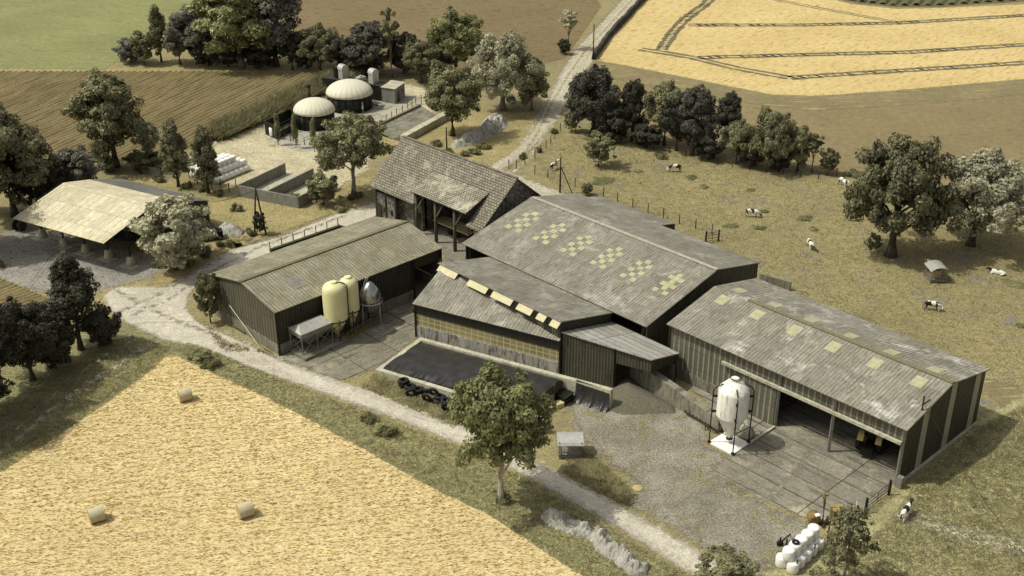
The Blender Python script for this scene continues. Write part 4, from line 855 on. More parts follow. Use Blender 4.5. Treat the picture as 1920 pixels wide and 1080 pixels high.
GR = {'verge': m_leaf('verge_blades', '#a39c76', '#b5ae86', .5, .1), 'reed': m_leaf('reed_blades', '#7d7957', '#98926c', .4, .1), 'dry': m_leaf('dry_blades', '#a2976e', '#b3a87c', .5, .1), 'shade': m_leaf('dull_olive_blades', '#8c8660', '#9d966f', .45, .1)}  # last set: duller olive blades for the front verge and left grass
blades('reeds', [(392, 264), (410, 244), (480, 216), (560, 176), (630, 146), (680, 122), (692, 126), (690, 136), (640, 160), (570, 192), (500, 226), (420, 262)], 6500, 2.0, .16, GR['reed'], 3)
VB = [(318, 650), (360, 648), (420, 668), (600, 742), (845, 832), (972, 892), (1140, 990), (1280, 1078), (1330, 1130), (1150, 1100), (1091, 1080), (988, 1012), (917, 965), (822, 921), (739, 874), (659, 830), (600, 798), (500, 745), (415, 707)]
blades('verge_grass', VB, 9000, .18, .05, GR['shade'], 4)
blades('verge_grass', [(-60, 800), (200, 640), (240, 630), (320, 650), (284, 690), (219, 738), (107, 815), (-60, 920)], 3500, .2, .05, GR['shade'], 5)
blades('paddock_grass', [(1720, 905), (1840, 800), (1960, 740), (1960, 1130), (1560, 1130), (1600, 1040), (1660, 985)], 12000, .17, .05, GR['verge'], 6)
blades('paddock_grass', [(1000, 300), (1090, 240), (1250, 285), (1560, 340), (1960, 440), (1960, 760), (1840, 690), (1440, 540), (1260, 440), (1040, 350)], 14000, .15, .05, GR['dry'], 7)
blades('rough_grass', [(1080, 850), (1110, 855), (1150, 890), (1190, 930), (1180, 950), (1130, 925), (1050, 885)], 1800, .35, .06, GR['verge'], 8)
blades('rough_grass', [(705, 700), (740, 706), (880, 760), (850, 800), (760, 762), (680, 726)], 1800, .3, .06, GR['verge'], 9)
blades('rough_grass', [(370, 590), (420, 660), (500, 655), (515, 668), (470, 655), (420, 640), (380, 605)], 700, .3, .06, GR['dry'], 10)
# short stalks of the mown field, past counting
def stalks(name, poly, n, mat, seed, ang, z=.028):
    P = W(*poly); g = np.random.default_rng(seed); xs = [p.x for p in P]; ys = [p.y for p in P]
    X = g.uniform(min(xs), max(xs), n*3); Y = g.uniform(min(ys), max(ys), n*3); d = np.array([math.cos(R(ang)), math.sin(R(ang))]); nn = np.array([-d[1], d[0]])
    k = X*nn[0]+Y*nn[1]; kr = np.round(k/.8)*.8+g.normal(0, .22, len(k)); X = X+(kr-k)*nn[0]; Y = Y+(kr-k)*nn[1]
    q = inside(P, X, Y); X, Y = X[q][:n], Y[q][:n]; m = len(X); L = g.uniform(.06, .25, m); h = g.uniform(.03, .09, m)
    A = np.stack([X-d[0]*L, Y-d[1]*L, np.full(m, z)], 1); B = np.stack([X+d[0]*L, Y+d[1]*L, np.full(m, z)], 1); T_ = np.stack([X+g.normal(0, .05, m), Y+g.normal(0, .05, m), z+h], 1)
    me = np_mesh(name, np.stack([A, B, T_], 1).reshape(-1, 3), np.arange(m*3).reshape(-1, 3)); me.materials.append(mat)
    return tag(link(bpy.data.objects.new(name, me)), kind='stuff')
stalks('straw_stalks', [(314, 665), (332, 668), (500, 745), (739, 874), (988, 1012), (1091, 1080), (1140, 1110), (-20, 1110), (-20, 890), (219, 742)], 26000, m_leaf('straw_stalks', '#c9b27a', '#ab965f', .35, .05), 12, 10)
# ================================================================ YARD OBJECTS
X, Y, ZZ = Vector((1, 0, 0)), Vector((0, 1, 0)), Vector((0, 0, 1))
ORD = ['first', 'second', 'third', 'fourth', 'fifth', 'sixth', 'seventh', 'eighth', 'ninth', 'tenth', 'eleventh', 'twelfth']
# ---- silos by the mossy barn
def silo(name, px, py, zt, r, zc, ztop, mats, label, legz=0.35, kind='round', nleg=4, ph=0.4):
    p = G(px, py, zt); p.z = 0; o = thing(name, label, 'silo', p, 0, 'silos by the mossy barn' if 'cream' in label else None); b = mats[0]
    if kind == 'round': prof = [(.16, zt), (r, zc), (r*1.0, zc+.02), (r*.99, ztop-1.0), (r*.95, ztop-.6), (r*.8, ztop-.28), (r*.5, ztop-.08), (.35, ztop)]
    mb = MB(); mb.lathe(p, prof, 28); mb.build('tank', b, o)
    mb = MB(); mb.lathe(p, [(.42, ztop-.06), (.42, ztop+.12), (.3, ztop+.16)], 16); mb.build('lid', b, o)
    mb = MB(); mb.lathe(p, [(r+.02, zc-.08), (r+.06, zc-.08), (r+.06, zc+.08), (r+.02, zc+.08)], 28, caps=False); mb.build('ring', mats[1], o)
    for i in range(nleg):
        a = ph+i*2*math.pi/nleg; q = p+Vector((math.cos(a), math.sin(a), 0))*(r+.02); mb = MB(); mb.tube([q+ZZ*legz*0, q+ZZ*(zc+.3)], .07, 6); mb.build('leg', mats[1], o)
    mb = MB()
    for i in range(nleg):
        a, c = ph+i*2*math.pi/nleg, ph+(i+1)*2*math.pi/nleg; q = p+Vector((math.cos(a), math.sin(a), 0))*(r+.02); w = p+Vector((math.cos(c), math.sin(c), 0))*(r+.02)
        mb.tube([q+ZZ*.7, w+ZZ*(zc-.2)], .03, 5); mb.tube([w+ZZ*.7, q+ZZ*(zc-.2)], .03, 5)
    mb.build('brace', mats[1], o); return o, p
o, p = silo('feed_silo', 632.6, 628, .55, 1.36, 2.75, 7.15, (M['cream'], M['steel']), 'larger cream feed silo with a cone bottom, nearest the steel hopper')
mb = MB(); q = p+Vector((1.42, .2, 0)); mb.tube([q+ZZ*.6, q+ZZ*6.7, q+Vector((-.4, 0, 7.0)), p+Vector((.3, 0, 7.2))], .06, 6); mb.build('fill_pipe', M['steel_dark'], o)
mb = MB(); mb.lathe(p, [(.2, .25), (.3, .3), (.3, .6), (.2, .62)], 10); mb.build('outlet', M['galv_dull'], o)
o, p = silo('feed_silo', 658.5, 612, .75, 1.1, 3.0, 6.95, (M['cream'], M['steel']), 'slimmer cream feed silo between the larger cream one and the silver tank')
mb = MB(); q = p+Vector((-.5, -1.1, 0)); mb.tube([q+ZZ*.6, q+ZZ*5.6, q+Vector((.2, .3, 6.6))], .06, 6); mb.build('fill_pipe', M['steel_dark'], o)
c = G(700, 607); c = G(697, 606); o = thing('steel_tank', 'silver drum tank with a pointed top on tall legs beside the cream silos', 'tank', c)
mb = MB(); r = 1.25; mb.lathe(c, [(.2, 1.3), (r*.96, 2.1), (r, 3.4), (r*.99, 4.0), (r*.75, 4.6), (r*.3, 5.2), (.14, 5.35)], 26); mb.build('tank', m_plain('polished_steel', '#a5a39c', .22, .12, 1.5, .9), o)
mb = MB(); mb.lathe(c, [(r+.12, 2.9), (r+.17, 2.9), (r+.17, 3.02), (r+.12, 3.02)], 26, caps=False); mb.build('ring', M['galv'], o)
for i in range(4):
    a = -.6+i*math.pi/2; q = c+Vector((math.cos(a), math.sin(a), 0))*(r+.14); mb = MB(); mb.tube([q, q+ZZ*3.0], .05, 6); mb.build('leg', M['galv'], o)
mb = MB()
for s in (0, .35): mb.tube([c+Vector((-1.4+s, .4, 3)), c+Vector((-.3+s*.5, .2, 5.9))], .03, 5)
mb.tube([c+Vector((.0, -1.4, 0)), c+Vector((0, -1.4, 3)), c+Vector((0, -.3, 5.3))], .035, 5); mb.build('ladder_rail', M['galv'], o)
pd = [G(545, 662), G(573, 679), G(655, 641), G(720, 605), G(700, 590), G(630, 612)]
mb = MB(); mb.slab([Vector((q.x, q.y, .38)) for q in pd[:2]+[pd[2], pd[5]]], .4); tag(mb.build('concrete_plinth', M['conc'], None, (pd[0].x, pd[0].y, 0)), 'raised concrete plinth under the steel hopper and cream silos', 'plinth')
mb = MB(); a, b = G(652, 640), G(697, 612); mb.wall(a, b, .0, .5, .12); d_ = (b-a); mb.beam(a+ZZ*1.1, b+ZZ*1.1, .07); mb.beam(a+ZZ*.8, b+ZZ*.8, .05)
for f in (0, .33, .66, 1): mb.beam(a+d_*f, a+d_*f+ZZ*1.15, .07)
mb.tube([a+Vector((-1.6, .3, .4)), a+d_*.1+Vector((-.2, .5, 2.6))], .12, 8); tag(mb.build('auger_rail', M['rust'], None, (a.x, a.y, 0)), 'rusty yellow rail and auger frame in front of the silver tank', 'rail')
# hopper
hb = [G(q[0], q[1], 0) for q in ((568.7, 670), (547, 658), (602, 636), (622, 647))]; cc = (hb[0]+hb[1]+hb[2]+hb[3])/4
o = thing('steel_hopper', 'grey steel hopper bin with a ridged lid on tall legs', 'hopper', cc); u_ = (hb[3]-hb[0]).normalized(); v_ = Vector((-u_.y, u_.x, 0)); L_, W_ = (hb[3]-hb[0]).length+.2, (hb[1]-hb[0]).length+.1
hz = lambda u, v, z: hb[0]+u_*u+v_*v+ZZ*z
mb = MB(); e = .1
mb.grid([[hz(L_*.38, W_*.42, .75), hz(L_*.6, W_*.42, .75), hz(L_*.6, W_*.58, .75), hz(L_*.38, W_*.58, .75)], [hz(-e, -e, 2.3), hz(L_+e, -e, 2.3), hz(L_+e, W_+e, 2.3), hz(-e, W_+e, 2.3)], [hz(-e, -e, 2.85), hz(L_+e, -e, 2.85), hz(L_+e, W_+e, 2.85), hz(-e, W_+e, 2.85)]], smooth=False); mb.build('bin', M['galv_dull'], o)
mb = MB(); A = [hz(-.2, -.2, 2.87), hz(L_+.2, -.2, 2.87), hz(L_+.2, W_+.2, 2.87), hz(-.2, W_+.2, 2.87)]; r0, r1 = hz(.5, W_/2, 3.5), hz(L_-.5, W_/2, 3.5)
mb.face([A[0], A[1], r1, r0]); mb.face([A[2], A[3], r0, r1]); mb.face([A[3], A[0], r0]); mb.face([A[1], A[2], r1]); mb.face(A[::-1]); mb.build('lid', M['galv'], o)
for q in ((0, 0), (0, 1), (1, 0), (1, 1), (.5, 0), (.5, 1)):
    mb = MB(); mb.beam(hz(q[0]*L_, q[1]*W_, 0), hz(q[0]*L_, q[1]*W_, 2.4), .1); mb.build('leg', M['galv_dull'], o)
mb = MB()
for a_, b_ in (((0, 0), (0, 1)), ((1, 0), (1, 1)), ((0, 0), (.5, 0)), ((.5, 0), (1, 0)), ((0, 1), (.5, 1)), ((.5, 1), (1, 1))):
    mb.beam(hz(a_[0]*L_, a_[1]*W_, .3), hz(b_[0]*L_, b_[1]*W_, 2.2), .05); mb.beam(hz(b_[0]*L_, b_[1]*W_, .3), hz(a_[0]*L_, a_[1]*W_, 2.2), .05)
mb.build('brace', M['galv_dull'], o)
mb = MB(); mb.tube([hz(L_*.5, W_*.5, .7), hz(L_*.5+2.4, W_*.5, 2.4)], .11, 8); mb.build('auger', M['galv_dull'], o)
# ---- white silo
wp = [G(*q) for q in ((1328, 831), (1373, 854.6), (1404.5, 832.6), (1361, 811))]; wc = (wp[0]+wp[1]+wp[2]+wp[3])/4
mb = MB(); mb.slab([Z(q, .14) for q in wp], .16); tag(mb.build('concrete_plinth', M['white'], None, wc), 'bright white square plinth under the white silo', 'plinth')
o = thing('white_silo', 'white fibreglass silo with a cone bottom on four dark legs', 'silo', wc); rr = 1.5; k = Z(wc, 0)
t = NT('stained_white'); n1 = t.noise(t.co('Object', 0, (2.2, 2.2, .3)), 1.2, 4, .7); M['silow'] = t.out(t.mix(t.rng(n1, .52, .64, 0, .75), '#e4e1d4', '#97937f'), .5)
mb = MB(); mb.lathe(k, [(.2, .75), (.28, .8), (rr*.98, 3.36), (rr, 3.4), (rr, 3.46), (rr, 6.0), (rr*.97, 6.25), (rr*.4, 7.15), (.4, 7.2)], 30); mb.build('tank', M['silow'], o)
mb = MB(); mb.lathe(k, [(.42, 7.18), (.46, 7.18), (.46, 7.4), (.36, 7.42)], 14); mb.build('lid', M['silow'], o)
mb = MB(); ring = [k+Vector((.5*math.cos(a), .5*math.sin(a), 7.5)) for a in np.linspace(0, 6.283, 15)]; mb.tube(ring, .045, 6); mb.build('lid_ring', M['black'], o)
mb = MB(); mb.lathe(k, [(.34, .6), (.34, .95), (.2, .95)], 12); mb.build('outlet', M['black'], o)
for i, q in enumerate(((1334, 831), (1372.6, 850.5), (1399.5, 831.5), (1361, 813))):
    b = G(*q); d_ = (b-k).normalized(); b = k+d_*(rr+.42); mb = MB(); mb.tube([b+ZZ*.15, b+ZZ*6.0, b-d_*.25+ZZ*6.4, b-d_*.9+ZZ*6.75], .06, 7); mb.lathe(b, [(.2, .14), (.2, .22), (.1, .24)], 10)
    for z in (5.4, 3.7): mb.beam(b+ZZ*z, b-d_*.45+ZZ*z, .14, .18)
    mb.tube([b+ZZ*1.9, k+ZZ*.8], .04, 5); mb.build('leg', M['steel_dark'], o)
mb = MB(); mb.lathe(G(1397, 813)+ZZ*.55, [(.5, -1.1), (.55, -1.0), (.55, 1.0), (.5, 1.1)], 16, 0, Matrix.Rotation(R(90), 4, 'X') @ Matrix.Rotation(0, 4, 'X')); tag(mb.build('lying_drum', M['conc_pale'], None, G(1397, 813)), 'pale rounded drum lying behind the white silo', 'drum')
mb = MB(); mb.beam(G(1405, 833)+ZZ*.12, G(1452, 802)+ZZ*.12, .22, .2); tag(mb.build('kerb_beam', M['conc_pale'], None, G(1405, 833)), 'pale kerb beam from the white silo to the sliding door', 'kerb')
# ---- front silage bunker
BT = [G(704, 693, .6), G(788.5, 632, .8), G(1150, 728, 2.3), G(1008, 744, 2.1)]
a0, a1, a2 = Z(BT[0], 0), Z(BT[1], 0), Z(BT[2], 0); b3 = a0+(a2-a1)*.86
sbk = thing('silage_bunker', 'long concrete silage bunker filled to the top under a black cover', 'bunker', a0)
mb = MB(); mb.wall(a2, a1, 0, 2.3, .55, 0, .8); mb.wall(a1, a0, 0, .8, .55, 0, .6); mb.wall(a0, b3, 0, .6, .55, 0, 1.7); mb.build('wall', M['conc_pale'], sbk)
dl = (a2-a1).normalized(); dw = (a1-a0).normalized(); Lb = (a2-a1).length; Wb = (a1-a0).length; uE = (G(1050.6, 707, 2.3)-a1).dot(dl)
mb = MB(); NU, NV = 150, 26; rings = []
def bz(u, v):
    f = u/Lb; e = min(v, Wb-v)/1.4; base = .5+f*1.4; return base-.05+.55*min(1, max(0, e))*(.5+.5*f)+.12*mnoise.noise(Vector((u*.8, v*.8, 3)))*min(1, e)+(.13*mnoise.noise(Vector((u*3.2, v*.7, 7)))+.08*math.sin(u*8+3*mnoise.noise(Vector((u, v*.3, 0)))))*math.exp(-((v-.9)/.9)**2)
for j in range(NV+1):
    v = .62+(Wb-1.24)*j/NV; rings.append([a0+dl*(.5+(uE-.5)*i/NU)+dw*v+ZZ*bz(.5+(uE-.5)*i/NU, v) for i in range(NU+1)])
mb.grid(rings, closed=False); mb.build('cover', M['film'], sbk)
mb = MB(); fc = [rings[j][NU] for j in range(NV+1)]
mb.face([Z(fc[0], 0)+dl*.05]+[Z(fc[-1], 0)+dl*.05]+[q+dl*.05-ZZ*.03 for q in fc[::-1]]); mb.build('silage_face', m_plain('cut_silage', '#4a4733', .95, .4, 3), sbk)
for v in (1.5, 3.6, 5.6):
    mb = MB(); q = a0+dl*(uE+.12)+dw*min(v, Wb-.7); mb.beam(q+ZZ*.1, q+ZZ*2.2, .14); mb.build('stake', M['wood'], sbk)
mb = MB(); q0 = a0+dl*(uE+.9)+dw*(Wb-.75); q1 = a0+dl*(Lb-.3)+dw*(Wb-.75)
q0 = a1+dl*(uE+1.6)-dw*.6; q1 = a1+dl*(Lb-.1)-dw*.6; rings = []
for i in range(25):
    f = i/24; c = q0+(q1-q0)*f; w = .12*math.sin(f*40)+.1*math.sin(f*17); rings.append([c+ZZ*2.25+dw*.1, c+ZZ*1.2-dw*(.05+.05*w), c+ZZ*.5-dw*(.15+w*.8), c+ZZ*.06-dw*(.7+w*1.5)])
mb.grid(rings, closed=False); mb.build('hanging_film', M['film'], sbk)
# pallet crates by the silage face
c = G(1057, 752); o = thing('black_crate', 'black crate leaning beside the cut silage face', 'crate', c)
mb = MB(); mb.box(c, (1.5, 1.3, .9), 50); mb.build('body', M['black'], o)
mb = MB()
for z in (.25, .55, .92): mb.beam(c+azv(50)*.8-azv(140)*.7+ZZ*z, c+azv(50)*.8+azv(140)*.7+ZZ*z, .08); mb.beam(c-azv(50)*.8-azv(140)*.7+ZZ*z, c+azv(50)*.8-azv(140)*.7+ZZ*z, .08)
mb.build('slats', M['steel'], o)
c = G(1047, 762); mb = MB(); mb.box(c, (.9, .8, .5), 35); tag(mb.build('box', M['wood_pale'], None, c), 'small straw coloured box in front of the black crate', 'box')
# tyres along the bunker
tv = MB(); prof = [(.28, .04), (.40, .0), (.55, .03), (.60, .10), (.60, .20), (.55, .27), (.40, .30), (.28, .26), (.33, .15), (.28, .04)]; tv.lathe((0, 0, 0), prof, 18, caps=False); ty0 = tv.build('tyre', M['rubber']); first = True
tyl = [(757,717,0,0,'lowest of the pile at the left end'),(757,717,.3,0,'middle of the pile at the left end'),(757,717,.6,0,'top of the pile at the left end'),(769,723,0,0,'bottom of the second pile from the left'),(769,723,.3,0,'top of the second pile from the left'),(771,738,0,1,'leaning in front of the second pile'),(784,729,0,0,'bottom of the third pile from the left'),(784,729,.3,0,'top of the third pile from the left'),(800,727,0,0,'bottom of the fourth pile'),(800,727,.3,0,'top of the fourth pile'),(799,748,0,1,'large leaning one in front of the fourth pile'),(812,737,0,1,'leaning against the bunker wall behind the large leaning one'),(817,746,0,0,'flat one right of the large leaning one'),(825,742,0,0,'bottom of the fifth pile'),(825,742,.3,0,'top of the fifth pile'),(837,750,0,0,'bottom of the sixth pile'),(837,750,.3,0,'top of the sixth pile'),(838,764,0,1,'leaning in front of the sixth pile'),(851,757,0,0,'bottom of the seventh pile'),(851,757,.3,0,'top of the seventh pile'),(866,754,0,0,'bottom of the last pile by the tree'),(866,754,.3,0,'top of the last pile by the tree'),(862,768,0,1,'leaning at the right end by the tree'),(852,764,0,1,'leaning before the seventh pile')]
def tyre_at(p, lean, label, rz=None):
    global first
    o = ty0 if first else ty0.copy()
    if not first: COL.objects.link(o)
    first = False; o.location = p+(ZZ*.5 if lean else Vector((0, 0, 0))); o.rotation_euler = (R(-72), 0, R(random.uniform(-35, 40))) if lean else (R(random.uniform(-4, 4)), R(random.uniform(-4, 4)), random.uniform(0, 6))
    return tag(o, label, 'tyre', 'old tyres')
for x, y, z, ln, l in tyl: tyre_at(G(x, y+8)+ZZ*z, ln, 'old tyre beside the silage bunker, '+l)
# ---- retaining wall, gravel heap, passage
a, b = G(1180, 711), G(1345, 812); mb = MB(); mb.wall(b, a, 0, 1.5, -.85, 0, 2.5); tag(mb.build('retaining_wall', M['conc'], None, a), 'long stained concrete wall dropping towards the white silo', 'wall')
def heap(name, poly, h, mat, label, cat, seed, rough=.25, step=.45, kindz=None):
    P = W(*poly); Q = np.array([(p.x, p.y) for p in P]); lo, hi = Q.min(0), Q.max(0); nx, ny = int((hi[0]-lo[0])/step)+2, int((hi[1]-lo[1])/step)+2
    Xs, Ys = np.meshgrid(np.linspace(lo[0], hi[0], nx), np.linspace(lo[1], hi[1], ny)); ins = inside(P, Xs, Ys); d = np.full(Xs.shape, 1e9)
    for i in range(len(Q)):
        a, b = Q[i], Q[(i+1) % len(Q)]; ab = b-a; t = np.clip(((Xs-a[0])*ab[0]+(Ys-a[1])*ab[1])/(ab@ab), 0, 1); d = np.minimum(d, np.hypot(Xs-a[0]-t*ab[0], Ys-a[1]-t*ab[1]))
    dm = d[ins].max(); Hh = np.where(ins, h*np.minimum(1, d/dm*1.25)**.8, -.15)
    nz = np.array([[mnoise.fractal(Vector((x*.9+seed, y*.9, seed)), .8, 2.3, 5) for x, y in zip(r1, r2)] for r1, r2 in zip(Xs, Ys)]); Hh = Hh+np.where(ins, nz*rough*np.minimum(1, d*1.5), 0)
    mb = MB(); c = Vector((*Q.mean(0), 0)); mb.grid([[Vector((Xs[j, i], Ys[j, i], Hh[j, i])) for i in range(nx)] for j in range(ny)], closed=False, smooth=(rough < .2)); return tag(mb.build(name, mat, None, c), label, cat)
heap('gravel_heap', [(1128, 765), (1142, 735), (1155, 712), (1180, 700), (1203, 724), (1262, 760), (1272, 775), (1215, 778), (1165, 778)], 1.0, M['gravel_heap'], 'shade-darkened heap of gravel spilling out of the open lean-to', 'heap', 2, .08)
M['rock'] = m_conc('grey_rock', '#b3afa3', '#8f8b7f', '#5a574c', .6)
heap('rubble_heap', [(843, 275), (862, 262), (895, 246), (905, 228), (925, 215), (955, 228), (950, 240), (930, 252), (905, 264), (880, 274), (858, 278)], 1.5, M['rock'], 'long grey rubble heap on the grass between two trees and the track', 'heap', 5, .7, .4)
rock = heap('rock_outcrop', [(1012, 968), (1030, 955), (1060, 962), (1095, 985), (1135, 990), (1150, 1012), (1185, 1040), (1222, 1062), (1212, 1080), (1180, 1078), (1150, 1055), (1118, 1035), (1105, 1012), (1060, 1000), (1025, 985)], .85, M['rock'], 'jagged pale rock outcrop on the verge at the bottom', 'rock', 9, .95, .2)
heap('stone_heap', [(402, 432), (415, 423), (440, 422), (460, 432), (458, 441), (435, 444), (410, 441)], 1.1, M['rock'], 'low grey stone heap between the hay shed and the twin pole', 'heap', 7, .3, .35)
mb = MB(); mb.wall(G(1423, 530), G(1481, 546), 0, 1.2, .3); tag(mb.build('yard_wall', M['conc'], None, G(1423, 530)), 'low concrete wall behind the two long sheds', 'wall')
# harrow and scrap by the wall
a = G(1283, 778); b = G(1318, 798); o = thing('harrow', 'rusty harrow frame lying along the concrete wall', 'harrow', a); d_ = (b-a).normalized(); n_ = Vector((-d_.y, d_.x, 0))
mb = MB(); mb.beam(a+ZZ*.4, b+ZZ*.4, .12); mb.beam(a+n_*.6+ZZ*.5, b+n_*.6+ZZ*.5, .1); [mb.beam(a+d_*k*.5+ZZ*.4, a+d_*k*.5+n_*.6+ZZ*.5, .08) for k in range(5)]; mb.build('frame', M['steel'], o)
for k in range(6): mb = MB(); mb.beam(a+d_*k*.4+n_*.3+ZZ*.5, a+d_*k*.4+n_*.3-ZZ*0, .06); mb.build('tine', M['steel_dark'], o)
a = G(1322, 807); o = thing('drawbar_frame', 'small rusty drawbar frame left of the white silo', 'implement', a); mb = MB(); mb.beam(a+ZZ*.5, a+Vector((1.2, -.8, .3)), .1); mb.beam(a+Vector((0, .7, .5)), a+Vector((1.2, -.8, .3)), .1); mb.beam(a+ZZ*.5, a+Vector((0, .7, .5)), .1); mb.beam(a, a+ZZ*.9, .08); mb.build('frame', M['steel'], o)
mb = MB(); mb.lathe(a+Vector((1.2, .2, 0)), [(.3, 0), (.33, .4), (.3, .8), (.1, .82)], 12); mb.build('bucket', M['rust'], o)
# ---- hay feeders
def feeder(p, rz, label, bale):
    o = thing('hay_feeder', label, 'feeder', p, rz, 'hay feeders')
    w, d_ = 1.0, 1.05
    for sx in (-1, 1):
        for sy in (-1, 1): mb = MB(); mb.beam(Vector((sx*w, sy*d_, 0)), Vector((sx*w, sy*d_, 1.95)), .07); mb.build('post', M['galv_dull'], o)
    mb = MB(); N_ = 8; r1 = []
    for i in range(N_+1):
        a = math.pi*(.15+.7*i/N_); r1.append([Vector((-1.25*math.cos(a)*1.05, y, 1.45+.95*math.sin(a)-.25)) for y in (-1.25, 1.25)])
    mb.grid(r1, closed=False, smooth=False)
    mb.build('roof', M['galv'], o)
    mb = MB(); [mb.beam(Vector((-w, s*d_, z)), Vector((w, s*d_, z)), .07) for s in (-1, 1) for z in (.35, .8)]; [mb.beam(Vector((s*w, -d_, z)), Vector((s*w, d_, z)), .07) for s in (-1, 1) for z in (.35, .8)]
    [mb.beam(Vector((-w+k*w/4, s*d_, .35)), Vector((-w+k*w/4, s*d_, 1.2)), .04) for k in range(9) for s in (-1, 1)]; [mb.beam(Vector((s*w, -d_+k*d_/4, .35)), Vector((s*w, -d_+k*d_/4, 1.2)), .04) for k in range(9) for s in (-1, 1)]; mb.build('rails', M['galv_dull'], o)
    mb = MB(); mb.box((0, 0, .12), (2*w-.1, 2*d_-.1, .35)); mb.build('trough', M['galv_dull'], o)
    if bale: mb = MB(); mb.lathe((0, 0, .47), [(.6, 0), (.65, .1), (.65, .95), (.55, 1.0)], 16); mb.build('hay', M['hay'], o)
    return o
feeder(G(1068, 850), R(90), 'roofed metal hay feeder on the grass beside the gravel yard', False); feeder(G(1753, 524), R(3), 'roofed metal hay feeder holding a bale in the paddock', True)
# ---- round bales
def rbale(p, az, label, r=.66, L=1.25):
    o = thing('round_bale', label, 'bale', p, 0, 'round bales on the stubble'); Mx = Matrix.Rotation(R(az), 4, 'Z') @ Matrix.Rotation(R(90), 4, 'Y')
    mb = MB(); mb.lathe(p+ZZ*r, [(r*.97, -L/2), (r, -L/2+.06), (r, L/2-.06), (r*.97, L/2)], 26, 0, Mx, caps=False); mb.build('netting', M['haywrap'], o)
    mb = MB(); rd = [(0.02, -L/2-.01)]+[(r*k/6, -L/2-.01+.02*(k % 2)) for k in range(1, 7)]; mb.lathe(p+ZZ*r, rd[::-1], 26, 0, Mx); mb.lathe(p+ZZ*r, [(a, -b) for a, b in rd], 26, 0, Mx); mb.build('hay', M['hay'], o)
rbale(G(348, 750), 28, 'round straw bale alone near the upper corner of the stubble field'); rbale(G(183, 976), 30, 'round straw bale at the lower left of the stubble field'); rbale(G(461, 967), 30, 'round straw bale in the middle of the stubble, nearest the bottom edge')
# ---- white wrapped bales, front stack
def wrapped(r, L): 
    m_ = MB(); m_.lathe((0, 0, 0), [(r*.3, .0), (r*.9, .02), (r, .12), (r*1.01, L/2), (r, L-.12), (r*.92, L-.02), (r*.5, L+.02), (.02, L+.03)], 24); return m_.build('wrapped_bale', M['wrap'])
w0 = wrapped(.52, 1.02); fs = True
def put(src, loc, rot, label, group):
    global fs
    o = src if fs else src.copy()
    if not fs: COL.objects.link(o)
    fs = False; o.location = loc; o.rotation_euler = rot; return tag(o, label, 'bale', group)
T0, T4 = G(1480, 1029, 2.04), G(1526.5, 987, 2.04); du = (T4-T0)/4; dn = Vector((du.y, -du.x, 0))*1.0; dn = dn.normalized()*.53; gw = 'front stack of white wrapped bales'
for i in range(5):
    b = Z(T0, 0)+du*i; n_ = ['nearest', 'second nearest', 'middle', 'second farthest', 'farthest'][i]
    put(w0, b+ZZ*1.02, (0, 0, i), 'white wrapped bale, %s in the top row of the front stack'%n_, gw)
    put(w0, b+dn, (0, 0, i+.5), 'white wrapped bale, %s in the right bottom row of the front stack'%n_, gw); put(w0, b-dn, (0, 0, i+.2), 'white wrapped bale, %s in the left bottom row of the front stack'%n_, gw)
o = ty0.copy(); COL.objects.link(o); o.location = Z(T0, 2.07)+du*1; o.scale = (.55, .55, .6); tag(o, 'tyre lying on top of the front stack of white bales', 'tyre', 'old tyres')
a = G(1462, 1024); o = thing('bale_spike', 'dark bale spike frame on the gravel left of the front bale stack', 'implement', a); mb = MB(); mb.beam(a+ZZ*.4, a+Vector((1.1, 1.0, .5)), .1); mb.beam(a+ZZ*.1, a+Vector((0, 0, .9)), .12); mb.beam(a+Vector((.5, -.2, .1)), a+Vector((.5, -.2, .9)), .12); mb.build('frame', M['steel_dark'], o); mb = MB(); mb.lathe(a+ZZ*.3, [(.05, -.08), (.3, -.08), (.3, .08), (.05, .08)], 12, 0, Matrix.Rotation(R(90), 4, 'X')); mb.build('wheel', M['rubber'], o)
# ---- rear stack of wrapped bales lying in rows
wr = wrapped(.5, .98); fs = True; s0 = G(404, 345); sa = (G(462, 321)-s0).normalized(); sn = Vector((-sa.y, sa.x, 0)); Lz = sa.to_track_quat('Z', 'Y').to_euler(); gr_ = 'rear stack of white wrapped bales'
for lay, (n_, off) in enumerate(((6, 0), (5, .51), (3, 1.02))):
    for r_ in range(n_):
        for k in range(7 if lay < 2 else 5):
            up = lay == 2 and r_ < 2
            p = s0+sa*(k*1.01-.2+(.5 if lay == 2 else 0))+sn*(off+r_*1.02)+ZZ*(.5+lay*.87)
            put(wr, p if not up else p+ZZ*-.45+sa*.5, Lz if not up else (0, 0, k), 'white wrapped bale, %s along %s row from the front, %s layer of the rear stack'%(ORD[k], ORD[r_], ['bottom', 'middle', 'top'][lay]), gr_)
# ---- poles and wires
def pole(bx, by, h, label, r=.13, arms=0, name='power_pole', grp='wooden poles'):
    p = G(bx, by); o = thing(name, label, 'pole', p, 0, grp); mb = MB(); mb.tube([p, p+ZZ*h], [r, r*.75], 8); mb.build('shaft', M['wood_dark'], o)
    for k in range(arms): mb = MB(); mb.beam(p+ZZ*(h-.9)+Vector((0, 0, 0)), p+Vector((.75, .35, h-.55)), .1); mb.build('crossarm', M['wood_dark'], o)
    return o
pole(1112, 112, hgt(1112, 112, 45), 'tall wooden pole beside the far gravel track')
op = pole(1050, 362, hgt(1050, 362, 295), 'wooden pole with a slanting stay behind the big roof'); p = G(1050, 362); mb = MB(); mb.beam(p+ZZ*4.2, p+Vector((1.9, -1.0, 0)), .1); mb.build('stay', M['wood_dark'], op)
pole(838, 289, hgt(838, 289, 238), 'bare wooden pole on the grass behind the stone barn'); pole(1707, 886, hgt(1707, 886, 743), 'dark pole with a short arm at the corner of the long grey shed', .12, 1)
